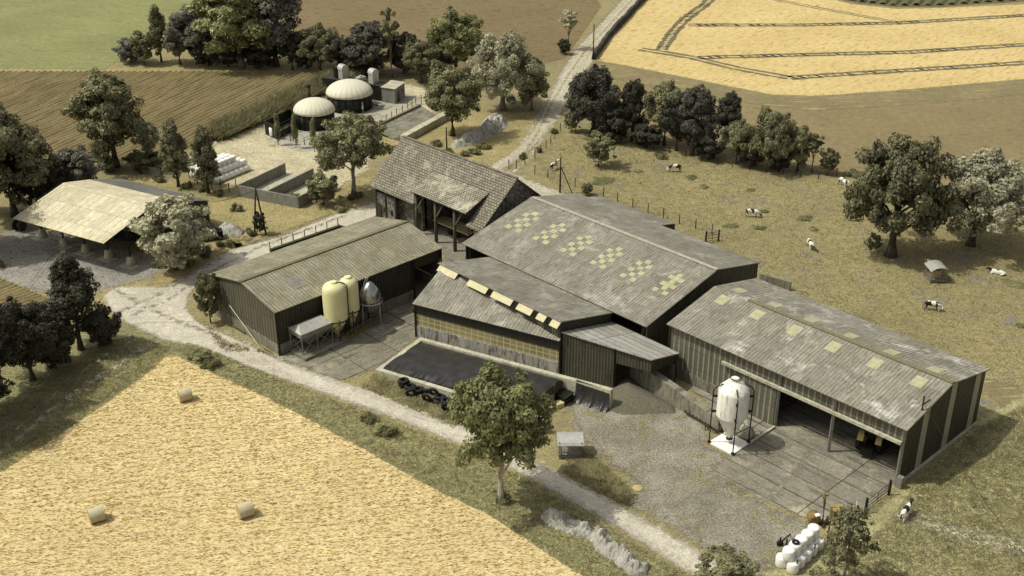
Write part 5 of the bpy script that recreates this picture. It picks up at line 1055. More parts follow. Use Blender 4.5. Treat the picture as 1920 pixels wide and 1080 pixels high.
pole(120, 500, hgt(120, 500, 472), 'short pole just behind the top of the tall dark tree', .1)
p = G(488, 440); h = hgt(488, 440, 353); o = thing('twin_pole', 'twin legged wooden pole standing in an ivy bush', 'pole', p); mb = MB(); mb.tube([p+Vector((-.75, 0, 0)), p+ZZ*h], [.13, .1], 8); mb.tube([p+Vector((.75, .2, 0)), p+ZZ*h], [.13, .1], 8); mb.build('shaft', M['wood_dark'], o)
def wire(a, b, sag, label, n=2, gap=.5):
    mb = MB()
    for k in range(n):
        o_ = Vector((gap*(k-(n-1)/2), gap*.4*(k-(n-1)/2), 0)); mb.tube([a+o_+(b-a)*f-ZZ*sag*4*f*(1-f) for f in np.linspace(0, 1, 13)], .022, 4)
    tag(mb.build('power_line', M['black'], None, a), label, 'wire', 'overhead wires')
wire(Z(G(488, 440), hgt(488, 440, 356)), hp(-.2, 14.9, 3.3), .3, 'pair of thin wires from the twin pole to the hay shed'); wire(hp(1.5, -3.9, 4.4), Z(G(120, 500), 3.2), .25, 'pair of thin wires from the hay shed eave to the short pole'); wire(Z(G(120, 500), 3.2), G(30, 565, 2.5), .4, 'pair of thin wires leaving the short pole over the small plot')
wire(Z(G(1707, 886), hgt(1707, 886, 755)), G(2040, 1190, 5), .9, 'single thin wire from the shed corner pole to the bottom right corner', 1)
wire(Z(G(1112, 112), 6.4), Z(G(1190, 15), 6.4), .5, 'pair of thin wires along the far gravel track')
# ---- fences
def fence(name, pts, h, label, step=None, r=.065, wires=(.45, .8, 1.1), mat='wood_dark', cat='fence'):
    Q = [G(*p) for p in pts]; o = thing(name, label, cat, Q[0], 0, 'post and wire fences')
    for p in Q: mb = MB(); mb.tube([p, p+ZZ*h], r, 6); mb.build('post', M[mat], o)
    if wires:
        mb = MB()
        for z in wires:
            for a, b in zip(Q, Q[1:]): mb.tube([a+ZZ*z, (a+b)/2+ZZ*(z-.04), b+ZZ*z], .012, 3)
        mb.build('wires', M['steel'], o)
    return o
K = lambda L, ox, oy, s: [(ox+a/s, oy+b/s) for a, b in L]
fence('wire_fence', K([(10,487),(105,516),(300,578),(400,613),(505,651),(605,690),(715,726),(825,767),(935,804),(1050,843),(1167,882),(1285,920)], 1000, 200, 3.84), 1.5, 'post and wire fence along the paddock behind the big roof')
fence('wire_fence', K([(925,1068),(973,1068),(1027,1038),(1090,1003),(1127,970),(1160,940),(1190,912),(1216,878),(1250,832),(1347,850),(1443,862)], 680, 0, 3.375)+K([(67,750),(147,767),(228,784),(308,803),(392,822),(460,836),(547,851),(632,861),(718,866),(780,874),(805,886),(892,896),(983,886)], 1200, 0, 2.667), 1.5, 'post and wire fence along the track and the paddock tree row')
fence('wire_fence', [(355, 335), (371, 345), (384, 350), (398, 356), (414, 352), (430, 360), (443, 352)], 1.4, 'short wire fence in front of the rear bale stack')
fence('wire_fence', [(708, 248), (717, 242), (725, 234), (735, 228), (744, 222), (755, 216), (765, 210), (773, 204), (780, 200), (790, 196), (798, 191), (806, 186)], 1.8, 'thin post fence along the upper edge of the sloping basin')
fence('wire_fence', [(534, 262), (545, 265), (571, 272), (600, 262), (620, 262), (640, 262)], 1.3, 'low rail fence on the edge of the biogas pad')
fence('wire_fence', [(1492, 1075), (1525, 1045), (1552, 1010)], 1.4, 'three posts of a fence behind the front bale stack', wires=(.6, 1.1))
def gate(a, b, h, label, n=6, mat='galv_dull', posts=True):
    a, b = G(*a), G(*b); o = thing('field_gate', label, 'gate', a, 0, 'field gates')
    if posts:
        for p in (a, b): mb = MB(); mb.beam(p, p+ZZ*(h+.3), .2); mb.build('post', M['wood_dark'], o)
    mb = MB(); [mb.tube([a+ZZ*(.2+(h-.2)*k/(n-1)), b+ZZ*(.2+(h-.2)*k/(n-1))], .035, 5) for k in range(n)]; [mb.tube([a+(b-a)*f+ZZ*.2, a+(b-a)*f+ZZ*h], .035, 5) for f in (.03, .5, .97)]; mb.build('leaf', M[mat], o)
gate((265, 327), (304, 333), 1.35, 'grey metal field gate left of the white bale stack'); gate((1323, 455), (1347, 452), 1.35, 'dark gate at the paddock corner behind the big roof', 4, 'steel'); gate((1622, 962), (1666, 928), 1.35, 'dark metal gate at the end of the concrete slab', 4, 'steel')
# drystone wall by the far track
Q = [(1113, 112), (1122, 98), (1140, 72), (1158, 52), (1172, 38), (1190, 18), (1212, -4), (1240, -30)]
mb = MB(); rg = []
for i in range(len(Q)-1):
    for k in range(6):
        a, b = G(*Q[i]), G(*Q[i+1]); c = a+(b-a)*(k/6); d_ = (b-a).normalized(); n_ = Vector((-d_.y, d_.x, 0)); hh = 1.3+random.uniform(-.2, .2); j = random.uniform(-.1, .1); rg.append([c-n_*.45, c-n_*(.32+j)+ZZ*hh, c+n_*(.32-j)+ZZ*(hh+random.uniform(-.1, .1)), c+n_*.45])
mb.grid(rg, closed=True, smooth=False); tag(mb.build('drystone_wall', M['drystone'], None, G(1113, 112)), 'dark drystone wall between the far track and the pale stubble field', 'wall')
# ---- double bunker behind the hay shed
q0, q1 = G(446, 368), G(560, 391); dv2 = (G(545, 305)-G(446, 352)); dv2 = Vector((dv2.x, dv2.y, 0)).normalized(); o = thing('bunker_silo', 'empty double bunker of grey concrete panels with bright floor strips', 'bunker', q0); Ln = (G(545, 318)-G(450, 358)).length
mb = MB(); mb.wall(q0, q1, 0, 1.7, .22); mb.wall(q0+dv2*.0, q0+dv2*Ln, 0, 1.7, -.22); m_ = (q0+q1)/2; mb.wall(m_+dv2*.3, m_+dv2*Ln, 0, 1.7, .22); mb.wall(q1, q1+dv2*Ln*.8, 0, 1.7, .22); mb.build('wall', M['plate'], o)
mb = MB(); mb.face([q0+ZZ*.05, q1+ZZ*.05, q1+dv2*Ln+ZZ*.05, q0+dv2*Ln+ZZ*.05]); mb.build('floor', M['conc_pale'], o)
# ---- sloping concrete basin
p0, p1, r0, r1 = G(700, 252), G(790, 208), G(762, 268), G(842, 224)
o = thing('concrete_basin', 'long sloping concrete basin with low kerb walls beside the biogas plant', 'basin', p0)
mb = MB(); mb.wall(p0, p1, 0, 1.25, .5); mb.build('wall', M['conc'], o); mb = MB(); mb.wall(r0, r1, 0, 1.15, 1.2); mb.build('wall', M['conc_pale'], o)
e_ = (r0-p0); e1 = (r1-p1); mb = MB(); mb.face([p0+ZZ*.9, p0+e_*.62+ZZ*.06, p1+e1*.62+ZZ*.06, p1+ZZ*.9]); mb.build('slope', M['conc'], o); mb = MB(); mb.face([p0+e_*.6+ZZ*.04, p0+e_+ZZ*.04, p1+e1+ZZ*.04, p1+e1*.6+ZZ*.04]); mb.build('channel', M['conc_dark'], o)
# ---- biogas plant
t = NT('dome_membrane'); wv = t.n('ShaderNodeTexBrick', offset=0.0, inp={'Vector': t.co('UV'), 'Scale': 1.0, 'Mortar Size': .035, 'Brick Width': .25, 'Row Height': 1.0, 'Color1': (1, 1, 1, 1), 'Color2': (.95, .95, .95, 1), 'Mortar': (.8, .8, .8, 1)}).outputs[0]; M['dome'] = t.out(t.mix(1.0, C('#cfcab2'), wv, 'MULTIPLY'), .6)
def digester(cx, cy, rx, top, label):
    c = G(cx, cy, 2.6); r = (G(cx+rx, cy, 2.6)-c).length; c0 = Z(c, 0); o = thing('digester', label, 'tank', c0, 0, 'biogas digesters'); lo, hi = .5, 8
    for _ in range(30):
        m_ = (lo+hi)/2
        if proj((c.x, c.y, 2.6+m_))[1] > top: lo = m_
        else: hi = m_
    mb = MB(); mb.lathe(c0, [(r*.97, 0), (r*.97, 2.6)], 36); mb.build('tank_wall', M['clad_green'], o)
    mb = MB(); mb.lathe(c0, [(r*1.02*math.cos(a), 2.6+lo*1.05*math.sin(a)) for a in np.linspace(0, math.pi/2-.02, 10)], 36); mb.build('dome', M['dome'], o)
    for k in range(8):
        a = -2.6+k*.32; q = c0+Vector((math.cos(a), math.sin(a), 0))*r; mb = MB(); mb.beam(q, q+ZZ*2.5, .12); mb.build('stave', M['black'], o)
    q = c0+Vector((math.cos(-.9), math.sin(-.9), 0))*(r+.15); mb = MB(); mb.tube([q, q+ZZ*1.9], .12, 6); mb.box(q+ZZ*.8, (.35, .35, .5)); mb.build('valve', M['galv'], o); return o, c0, r
M['clad_green'] = m_plain('dark_green_tank', '#1f2117', .6, .3, 1)
o1, c1, R1 = digester(589, 207, 38.5, 186, 'smaller digester tank with a white dome, nearer the black open tank'); o2, c2, R2 = digester(655, 174, 43.3, 152, 'larger digester tank with a white dome, in front of the silver chimneys')
c = G(581, 196); o = thing('vent_stack', 'short dark vent pipe behind the smaller dome', 'vent', c); mb = MB(); mb.tube([c, c+ZZ*3.3], .3, 10); mb.build('pipe', M['steel'], o); mb = MB(); mb.lathe(c+ZZ*3.3, [(.42, 0), (.42, .25), (.2, .35)], 10); mb.build('cap', M['black'], o)
# railing stair between the tanks
a, b = G(641, 208), G(665, 202); o = thing('stair_platform', 'grey railed platform between the two digester tanks', 'platform', a); mb = MB(); mb.beam(a+ZZ*1.2, b+ZZ*1.2, 1.0, .1); [mb.beam(q+ZZ*0, q+ZZ*1.2, .1) for q in (a, b)]; mb.build('deck', M['galv'], o); mb = MB(); [mb.beam(a+(b-a)*f+ZZ*1.2, a+(b-a)*f+ZZ*2.2, .06) for f in (0, .33, .66, 1)]; [mb.beam(a+ZZ*z, b+ZZ*z, .06) for z in (1.7, 2.2)]; mb.build('railing', M['galv'], o); mb = MB(); mb.beam(a+ZZ*1.2, a+Vector((-1.6, -.8, 0)), .7, .08); mb.build('steps', M['galv'], o)
# black open tank
p = [G(498, 252), G(545, 228), G(567, 236), G(520, 262)]; o = thing('open_tank', 'open topped black steel feed tank at the left end of the biogas pad', 'tank', p[0]); mb = MB(); h = 2.3
mb.wall(p[0], p[1], 0, h, -.12); mb.wall(p[1], p[2], 0, h, -.12); mb.wall(p[3], p[0], 0, h, -.12); mb.wall(p[3], p[2], 0, 1.1, .12); mb.build('walls', M['clad_green'], o)
for f in np.linspace(0, 1, 5): mb = MB(); q = p[3]+(p[2]-p[3])*f; mb.beam(q, q+ZZ*h, .14); mb.build('post', M['black'], o)
mb = MB(); [mb.beam(p[3]+ZZ*z, p[2]+ZZ*z, .1) for z in (1.6, h)]; mb.build('rail', M['black'], o)
mb = MB(); q = G(512, 256); mb.lathe(q, [(.5, .2), (.55, .3), (.55, 1.5), (.45, 1.6)], 14); mb.build('white_drum', M['white'], o)
mb = MB(); q = G(535, 214); mb.box(q, (2.4, 1.2, 1.0), 30); mb.box(q+ZZ*1.0, (.8, .7, .4), 30); tag(mb.build('pump_unit', M['steel'], None, q), 'dark pump unit between the reeds and the black tank', 'pump')
# CHP container and office box
q0 = G(741, 195); u2 = (G(760, 182)-q0).normalized(); w2 = (G(721, 192)-q0).normalized(); zf = 2.7
o = thing('office_box', 'small pale concrete box building with a dark door beside the dark container', 'building', q0); mb = MB(); L2, W2 = 4.2, 2.7; pp = lambda a, b, z=0: q0+u2*a+w2*b+ZZ*z
mb.grid([[pp(0, 0), pp(L2, 0), pp(L2, W2), pp(0, W2)], [pp(0, 0, zf), pp(L2, 0, zf), pp(L2, W2, zf), pp(0, W2, zf)]], smooth=False); mb.build('wall', M['plate'], o)
mb = MB(); mb.slab([pp(-.15, -.15, zf+.12), pp(L2+.15, -.15, zf+.12), pp(L2+.15, W2+.15, zf+.12), pp(-.15, W2+.15, zf+.12)], .12); mb.build('roof', M['conc_pale'], o)
mb = MB(); n2 = -w2; mb.face([pp(1.0, -.03, .05), pp(1.8, -.03, .05), pp(1.8, -.03, 2.1), pp(1.0, -.03, 2.1)]); mb.build('door', M['black'], o); mb = MB(); mb.face([pp(2.9, -.03, 1.3), pp(3.5, -.03, 1.3), pp(3.5, -.03, 1.9), pp(2.9, -.03, 1.9)]); mb.build('vent', M['steel'], o)
k0 = pp(.3, W2+.1); Lk, Wk = 12.5, 3.0; o = thing('power_container', 'dark green generator container with silver chimneys behind the larger dome', 'container', k0); pk = lambda a, b, z=0: k0+w2*a+u2*b+ZZ*z
mb = MB(); mb.grid([[pk(0, 0), pk(0, Wk), pk(Lk, Wk), pk(Lk, 0)], [pk(0, 0, 2.75), pk(0, Wk, 2.75), pk(Lk, Wk, 2.75), pk(Lk, 0, 2.75)]], smooth=False); mb.build('body', M['clad_green'], o)
mb = MB(); mb.slab([pk(-.05, -.05, 2.85), pk(-.05, Wk+.05, 2.85), pk(Lk, Wk+.05, 2.85), pk(Lk, -.05, 2.85)], .1); mb.build('roof', M['steel'], o)
for a in (2.2, 8.6):
    mb = MB(); q = pk(a, 1.2, 2.86); ww = 1.2; mb.box(q, (1.3, 1.3, 1.7), 44); hd = [[q+azv(44)*x+azv(134)*s*.7+ZZ*(1.7+z) for x, z in ((-.75, 0), (-.7, .5), (-.3, .85), (.3, .85), (.7, .5), (.75, 0))] for s in (-1, 1)]
    mb.grid(hd, closed=False); mb.face(hd[0]); mb.face(hd[1][::-1]); mb.build('exhaust_hood', M['galv'], o)
mb = MB(); mb.box(pk(5.0, 1.3, 2.86), (1.6, 1.1, .7), 44); mb.box(pk(5.0, 1.3, 3.56), (.5, .5, .25), 44); mb.build('cooler', M['galv'], o); mb = MB(); mb.box(pk(9.9, 1.2, 2.86), (.9, .9, 2.0), 44); mb.build('flue', M['steel_dark'], o)
q = G(716, 205); o = thing('gas_valve', 'small pale valve stand on the biogas pad', 'valve', q); mb = MB(); mb.tube([q, q+ZZ*.9], .08, 6); mb.box(q+ZZ*.7, (1.1, .4, .25), 20); mb.build('stand', M['galv'], o); mb = MB(); mb.tube([q+ZZ*.6, q+Vector((-1.2, .8, .5)), q+Vector((-2.0, 1.8, .6))], .09, 6); mb.build('hose', M['black'], o)
q = G(610, 235); mb = MB(); mb.lathe(q, [(.8, 0), (.85, .1), (.85, 1.6), (.6, 2.1), (.1, 2.2)], 16); tag(mb.build('white_tank', M['white'], None, q), 'small white tank between the smaller digester and the yard tree', 'tank')
# ---- flatbed trailer behind the mossy barn
a, b = G(509, 470, .9), G(640, 424, .9); d_ = Vector((b.x-a.x, b.y-a.y, 0)); Lr = d_.length; d_.normalize(); n_ = Vector((-d_.y, d_.x, 0)); B0 = Z(a, 0)
o = thing('flatbed_trailer', 'long dark olive flatbed trailer with upright stakes behind the mossy barn', 'trailer', B0); tp = lambda u, v, z: B0+d_*u+n_*v+ZZ*z; M['oliv'] = m_plain('olive_paint', '#3c3b22', .6, .2, 2)
mb = MB(); mb.slab([tp(0, -1.7, .8), tp(Lr, -1.7, .8), tp(Lr, .0, .8), tp(0, .0, .8)], .22); mb.build('deck', M['black'], o); mb = MB(); mb.slab([tp(0, 0, 1.0), tp(Lr, 0, 1.0), tp(Lr, .5, 1.0), tp(0, .5, 1.0)], .42); mb.build('side_rail', M['oliv'], o)
for k in range(7):
    for v in (.45,): mb = MB(); u = .1+k*(Lr-.3)/6; mb.beam(tp(u, v, .9), tp(u, v, 2.0), .1); mb.build('stake', M['oliv'], o)
for u in (Lr-3.4, Lr-2.1):
    for v in (-1.8, .2): mb = MB(); mb.lathe(tp(u, v, .62 if v < 0 else .5), [(.1, -.14), (.42, -.14), (.5, -.08), (.5, .08), (.42, .14), (.1, .14)], 16, 0, Matrix.Rotation(math.atan2(d_.y, d_.x), 4, 'Z') @ Matrix.Rotation(R(90), 4, 'X')); mb.build('wheel', M['rubber'], o)
mb = MB(); mb.beam(tp(0, -.7, .7), tp(-1.8, -.7, .5), .14); mb.build('drawbar', M['oliv'], o); mb = MB(); mb.slab([tp(Lr, -1.7, .95), tp(Lr+1.3, -1.7, .3), tp(Lr+1.3, .5, .3), tp(Lr, .5, .95)], .1); mb.build('ramp', M['oliv'], o)
# ---- hay wagon under the canopy
B0 = Z(G(786, 402, 1.2), 0); E0 = Z(G(878, 440, 1.2), 0); d_ = (E0-B0); Lr = d_.length; d_.normalize(); n_ = Vector((-d_.y, d_.x, 0))
o = thing('hay_wagon', 'flat hay wagon with a pale plank bed parked under the barn canopy', 'wagon', B0); tp = lambda u, v, z: B0+d_*u+n_*v+ZZ*z
mb = MB(); mb.slab([tp(0, 0, 1.2), tp(Lr, 0, 1.2), tp(Lr, 2.2, 1.2), tp(0, 2.2, 1.2)], .18); mb.build('bed', M['wood_pale'], o)
for u in (1.4, Lr-3.6, Lr-2.3):
    for v in (.05, 2.15): mb = MB(); mb.lathe(tp(u, v, .5), [(.1, -.15), (.42, -.15), (.5, -.08), (.5, .08), (.42, .15), (.1, .15)], 16, 0, Matrix.Rotation(math.atan2(d_.y, d_.x), 4, 'Z') @ Matrix.Rotation(R(90), 4, 'X')); mb.build('wheel', M['rubber'], o)
mb = MB(); mb.beam(tp(Lr, 1.1, .8), tp(Lr+1.5, 1.1, .5), .14); mb.build('drawbar', M['steel'], o)
mb = MB(); [mb.beam(tp(Lr-.05, v, 1.2), tp(Lr-.05, v, 2.3), .08) for v in (.1, .8, 1.5, 2.1)]; [mb.beam(tp(Lr-.05, .1, z), tp(Lr-.05, 2.1, z), .08) for z in (1.6, 2.0, 2.3)]; mb.build('end_rack', M['steel'], o)
# ---- machine in the hay shed and small vehicle
c = hp(5.5, 5.5); o = thing('farm_wagon', 'dark wagon loaded with long yellow beams inside the hay shed', 'wagon', c); U_, V_ = HS.U, -HS.V
mb = MB(); mb.box(c+ZZ*.8, (8.5, 2.3, 1.1), 151); mb.build('body', M['steel_dark'], o)
for k, v in enumerate((-.9, -.2, .6)): mb = MB(); q = c+V_*v; mb.beam(q-U_*4.3+ZZ*(2.1+.12*k), q+U_*4.2+ZZ*(2.1+.12*k), .28, .2); mb.build('beam', M['wood_pale'] if k != 1 else M['galv_dull'], o)
for u in (-3, 2.8):
    for v in (-1.2, 1.2): mb = MB(); mb.lathe(c+U_*u+V_*v+ZZ*.5, [(.1, -.15), (.42, -.15), (.5, -.08), (.5, .08), (.42, .15), (.1, .15)], 16, 0, Matrix.Rotation(R(151), 4, 'Z') @ Matrix.Rotation(R(90), 4, 'X')); mb.build('wheel', M['rubber'], o)
def wheel(o, c, r, w, az, rim=None, name='wheel'):
    Mx = Matrix.Rotation(R(az), 4, 'Z') @ Matrix.Rotation(R(90), 4, 'X'); mb = MB(); mb.lathe(c, [(r*.55, -w/2), (r*.88, -w/2), (r, -w*.3), (r, w*.3), (r*.88, w/2), (r*.55, w/2)], 22, 0, Mx, caps=False); wo = mb.build(name, M['rubber'], o, origin=None)
    mb = MB(); mb.lathe(c, [(.04, -w*.35), (r*.3, -w*.35), (r*.56, -w*.46), (r*.56, w*.46), (r*.3, w*.35), (.04, w*.35)], 18, 0, Mx); ro = mb.build('rim', M[rim or 'galv_dull'], o); ro.parent = wo; KIDS[o.name].remove(ro); KIDS.setdefault(wo.name, []).append(ro); return wo
c = G(399, 448); o = thing('utility_vehicle', 'small dark utility vehicle half hidden behind the loose pale tree', 'vehicle', c); mb = MB(); mb.box(c+ZZ*.45, (2.7, 1.4, .55), 20); mb.box(c+azv(20)*.9+ZZ*1.0, (.9, 1.35, .2), 20); mb.build('body', M['steel_dark'], o)
mb = MB(); [mb.beam(c+azv(20)*x+azv(110)*y+ZZ*1.0, c+azv(20)*x*.8+azv(110)*y+ZZ*1.9, .06) for x in (-.9, .5) for y in (-.6, .6)]; mb.box(c-azv(20)*.2+ZZ*1.9, (1.4, 1.3, .06), 20); mb.build('roll_cage', M['black'], o)
for x in (-.9, .9):
    for y in (-.7, .7): wheel(o, c+azv(20)*x+azv(110)*y+ZZ*.38, .38, .28, 20)
# ---- cable drum by the hay shed
c = G(38, 432); o = thing('cable_drum', 'upright dark cable drum on the grass left of the hay shed', 'drum', c); Mx = Matrix.Rotation(R(-20), 4, 'Z') @ Matrix.Rotation(R(90), 4, 'Y'); mb = MB(); mb.lathe(c+ZZ*.75, [(.45, -.5), (.45, .5)], 16, 0, Mx); mb.build('core', M['black'], o)
for s in (-.55, .55): mb = MB(); mb.lathe(c+ZZ*.75+(Mx @ Vector((0, 0, s))), [(.75, -.05), (.75, .05)], 20, 0, Mx); mb.build('flange', M['steel'], o)
# ---- timber stack, step
a, b = G(436, 612), G(462, 627); o = thing('timber_stack', 'small stack of planks on the verge below the mossy barn gable', 'timber', a); d_ = (b-a).normalized(); n_ = Vector((-d_.y, d_.x, 0))
for k in range(3): mb = MB(); mb.beam(a+n_*(.35*k)+ZZ*.2, b+n_*(.35*k)+ZZ*.2, .3, .3); mb.build('plank', M['wood'], o)
# ---- tractor inside the shed, seen from the rear
tr = thing('tractor', 'olive and yellow tractor with a rear weight box inside the open shed', 'tractor', (0, 0, 0)); M['tyel'] = m_plain('tractor_yellow', '#c0b06c', .5, .12, 3); M['tol'] = m_plain('tractor_olive', '#8f8550', .5, .12, 3)
mb = MB(); hood = []                               # x forward, y left
for x, w, z0, z1 in ((.1, .38, .75, 1.45), (.5, .4, .7, 1.6), (1.6, .38, .7, 1.55), (2.1, .34, .7, 1.45), (2.2, .28, .8, 1.35)): hood.append([Vector((x, -w, z0)), Vector((x, -w, z1-.12)), Vector((x, -w*.7, z1)), Vector((x, w*.7, z1)), Vector((x, w, z1-.12)), Vector((x, w, z0))])
mb.grid(hood); mb.build('hood', M['tyel'], tr)
mb = MB(); mb.box((-.5, 0, .55), (2.2, .6, .5)); mb.box((1.1, 0, .45), (1.6, .45, .35)); mb.build('chassis', M['steel_dark'], tr)
for s in (-1, 1):
    mb = MB(); rg = [[Vector((-.55+.92*math.cos(a), s*y, .85+.95*math.sin(a))) for a in np.linspace(.25, 2.7, 9)] for y in (.5, 1.02)]; mb.grid(rg, closed=False); rg = [[Vector((-.55+.86*math.cos(a), s*y, .85+.89*math.sin(a))) for a in np.linspace(.25, 2.7, 9)] for y in (.5, 1.02)]; mb.grid(rg, closed=False); mb.build('fender', M['tyel'], tr)
    wheel(tr, Vector((-.55, s*.86, .82)), .82, .46, 0, 'tyel', 'rear_wheel'); wheel(tr, Vector((1.75, s*.72, .5)), .5, .32, 0, 'tyel', 'front_wheel')
mb = MB(); mb.box((-.5, 0, 1.15), (.5, .55, .16)); mb.box((-.78, 0, 1.28), (.12, .52, .45)); mb.build('seat', M['black'], tr)
mb = MB(); ring = [Vector((.02, .22*math.cos(a), 1.72+.22*math.sin(a)*.5)) for a in np.linspace(0, 6.283, 13)]; mb.tube(ring, .025, 5); mb.tube([(.3, 0, 1.4), (.02, 0, 1.72)], .03, 5); mb.build('steering_wheel', M['black'], tr)
mb = MB(); mb.tube([(1.2, .2, 1.5), (1.2, .2, 2.2)], .05, 6); mb.build('exhaust', M['black'], tr)
mb = MB(); mb.tube([(-.95, -.5, 1.2), (-.95, -.5, 2.2), (-.95, .5, 2.2), (-.95, .5, 1.2)], .05, 6); mb.build('roll_bar', M['black'], tr)
mb = MB(); mb.box((-1.75, 0, .35), (.7, 1.05, .75)); mb.build('weight_box', M['steel_dark'], tr); mb = MB(); [mb.beam((-1.4, y, .6), (-.9, y, .6), .08) for y in (-.3, .3)]; mb.build('linkage', M['steel'], tr)
tr.location = G(1632, 838); tr.rotation_euler = (0, 0, R(62)); tr.scale = (1.12, 1.12, 1.12)
# ---- rusty yellow implement by the front stack
c = G(1546, 985); o = thing('yellow_implement', 'rusty yellow implement with a tall mast at the end of the front bale stack', 'implement', c)
mb = MB(); mb.tube([c+Vector((-.2, 0, 0)), c+Vector((-.25, .1, 2.4)), c+Vector((-.35, .3, 3.3))], [.14, .12, .09], 8); mb.beam(c+Vector((-.5, .2, 2.9)), c+Vector((.1, .3, 3.1)), .12); mb.build('mast', M['rust'], o)
mb = MB(); mb.box(c+Vector((1.0, .3, .35)), (.95, .8, 1.25), 10); mb.build('cabinet', M['rust'], o); mb = MB(); mb.box(c+Vector((1.0, .3, 1.62)), (1.05, .9, .08), 10); mb.build('cabinet_lid', M['yellowp'], o)
mb = MB(); mb.lathe(c+Vector((-.95, .35, .6)), [(.35, -.5), (.55, -.35), (.55, .35), (.35, .5)], 16, 0, Matrix.Rotation(R(90), 4, 'X')); mb.build('drum', M['rust'], o); mb = MB(); mb.beam(c+Vector((-1.2, 0, .2)), c+Vector((1.4, .2, .2)), .16); mb.beam(c+Vector((-.3, -.5, .2)), c+Vector((.5, 1.0, .2)), .14); mb.build('base_frame', M['steel'], o)
mb = MB(); mb.box(c+Vector((-.75, .0, 1.05)), (.4, .35, .12), 20); mb.build('cover_plate', M['white'], o)
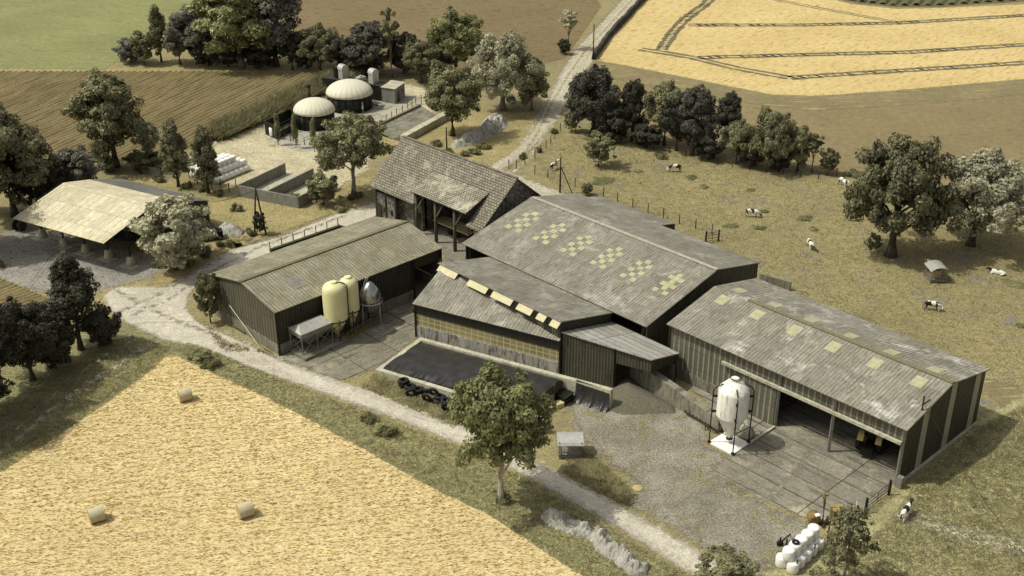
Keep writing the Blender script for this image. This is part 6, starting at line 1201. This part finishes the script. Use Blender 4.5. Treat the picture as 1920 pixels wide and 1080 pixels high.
# ---- cows
t = NT('cow_hide'); n1 = t.noise(t.n('ShaderNodeVectorMath', operation='ADD', inp={0: t.co('Object', 0, (1, 1, .7)), 1: t.n('ShaderNodeCombineXYZ', inp={0: t.mul(t.n('ShaderNodeObjectInfo').outputs['Random'], 37.0)}).outputs[0]}).outputs[0], 1.35, 1, .4); M['hide'] = t.out(t.mix(t.rng(n1, .49, .51), '#d8d5c8', '#211f1b'), .75)
def cow_mesh(graze, lying=False):
    # joints of one continuous body: (x, y, z, rx, ry); x forward
    V, E, Rd = [], [], []
    def add(p, r, par=None): V.append(p); Rd.append(r); (E.append((par, len(V)-1)) if par is not None else None); return len(V)-1
    dz = -.72 if lying else 0
    b0 = add((-.1, 0, 1.02+dz), (.34, .42)); b1 = add((-.55, 0, 1.06+dz), (.3, .36), b0); b2 = add((-.92, 0, 1.12+dz), (.22, .26), b1); f1 = add((.35, 0, 1.02+dz), (.32, .4), b0); f2 = add((.72, 0, 1.08+dz), (.22, .33), f1)
    if graze: n1_ = add((1.02, 0, .86+dz), (.13, .19), f2); h0 = add((1.26, 0, .5+dz), (.12, .14), n1_); h1 = add((1.36, 0, .28), (.1, .11), h0); h2 = add((1.42, 0, .12), (.09, .08), h1)
    else: n1_ = add((1.02, 0, 1.26+dz), (.14, .2), f2); h0 = add((1.3, 0, 1.42+dz), (.13, .15), n1_); h1 = add((1.52, 0, 1.3+dz), (.1, .11), h0); h2 = add((1.64, 0, 1.2+dz), (.09, .08), h1)
    for s in (-1, 1): e = add((V[h0][0]-.02, s*.2, V[h0][2]+.08), (.05, .03), h0); add((V[h0][0]-.06, s*.34, V[h0][2]+.07), (.05, .02), e)
    for s in (-1, 1):
        st = .14*s
        if lying:
            k = add((-.75, s*.4, .3), (.14, .12), b2); k2 = add((-.35, s*.55, .14), (.07, .07), k); add((-.7, s*.62, .08), (.05, .05), k2); k = add((.7, s*.3, .2), (.1, .1), f2); k2 = add((.98, s*.34, .12), (.06, .06), k); add((.7, s*.4, .07), (.05, .05), k2)
        else:
            k = add((-.84, s*.2, .78), (.15, .11), b2); k2 = add((-.72+st*.3, s*.21, .55), (.09, .08), k); k3 = add((-.9+st, s*.2, .4), (.055, .055), k2); k4 = add((-.86+st, s*.2, .1), (.045, .045), k3); add((-.8+st, s*.2, .03), (.06, .055), k4)
            k = add((.64, s*.2, .72), (.12, .1), f2); k2 = add((.66-st, s*.2, .42), (.065, .06), k); k3 = add((.65-st, s*.2, .1), (.045, .045), k2); add((.69-st, s*.2, .03), (.06, .055), k3)
    t1 = add((-1.1, 0, 1.08+dz), (.05, .05), b2); t2 = add((-1.17, .02, .75+max(dz, -.5)), (.025, .025), t1); add((-1.15, .03, .5+max(dz, -.42)), (.05, .05), t2)
    if not lying: u1 = add((-.5, 0, .68), (.16, .14), b1)
    me = bpy.data.meshes.new('cow'); me.from_pydata(V, E, []); me.update(); ob = bpy.data.objects.new('cow', me); COL.objects.link(ob)
    sk = ob.modifiers.new('skin', 'SKIN'); sv = me.skin_vertices[0].data
    for i, r in enumerate(Rd): sv[i].radius = r
    sv[b0].use_root = True; ss = ob.modifiers.new('sub', 'SUBSURF'); ss.levels = ss.render_levels = 2
    dg = bpy.context.evaluated_depsgraph_get(); dg.update(); m2 = bpy.data.meshes.new_from_object(ob.evaluated_get(dg)); bpy.data.objects.remove(ob); m2.materials.clear(); m2.materials.append(M['hide']); m2.polygons.foreach_set('use_smooth', [True]*len(m2.polygons)); m2.name = 'cow'; return m2
CM = {0: cow_mesh(False), 1: cow_mesh(True), 2: cow_mesh(False, True)}
for px, py, az, k, l in [(1411, 407, -12, 1, 'black and white cow grazing head down in the middle of the paddock'), (1597, 414, -10, 1, 'spotted cow grazing beside the left side of the great oak'), (1265, 322, 178, 1, 'dark backed cow in the upper paddock near the tree row'), (1039, 318, 55, 0, 'cow walking away behind the wooden pole with a stay'), (1580, 349, -70, 0, 'mostly white cow at the far end of the paddock left of the great oak'), (1518, 466, -88, 0, 'cow facing the farm, seen head on in the paddock'), (1748, 582, -15, 1, 'mostly black cow grazing near the long grey shed'), (1870, 514, 150, 2, 'cow lying down at the right side of the paddock'), (1697, 970, 52, 0, 'white and black cow walking past the dark metal gate')]:
    o = link(bpy.data.objects.new('cow', CM[k])); o.location = G(px, py); o.rotation_euler = (0, 0, R(az)); o.scale = (.88,)*3; tag(o, l, 'cow', 'dairy cows')
mb = MB(); c = G(1196, 916); mb.lathe(c, [(.55, .0), (.5, .1), (.3, .16), (.05, .18)], 9); tag(mb.build('straw_clump', M['hay'], None, c), 'small clump of straw dropped on the gravel near the track', 'straw')
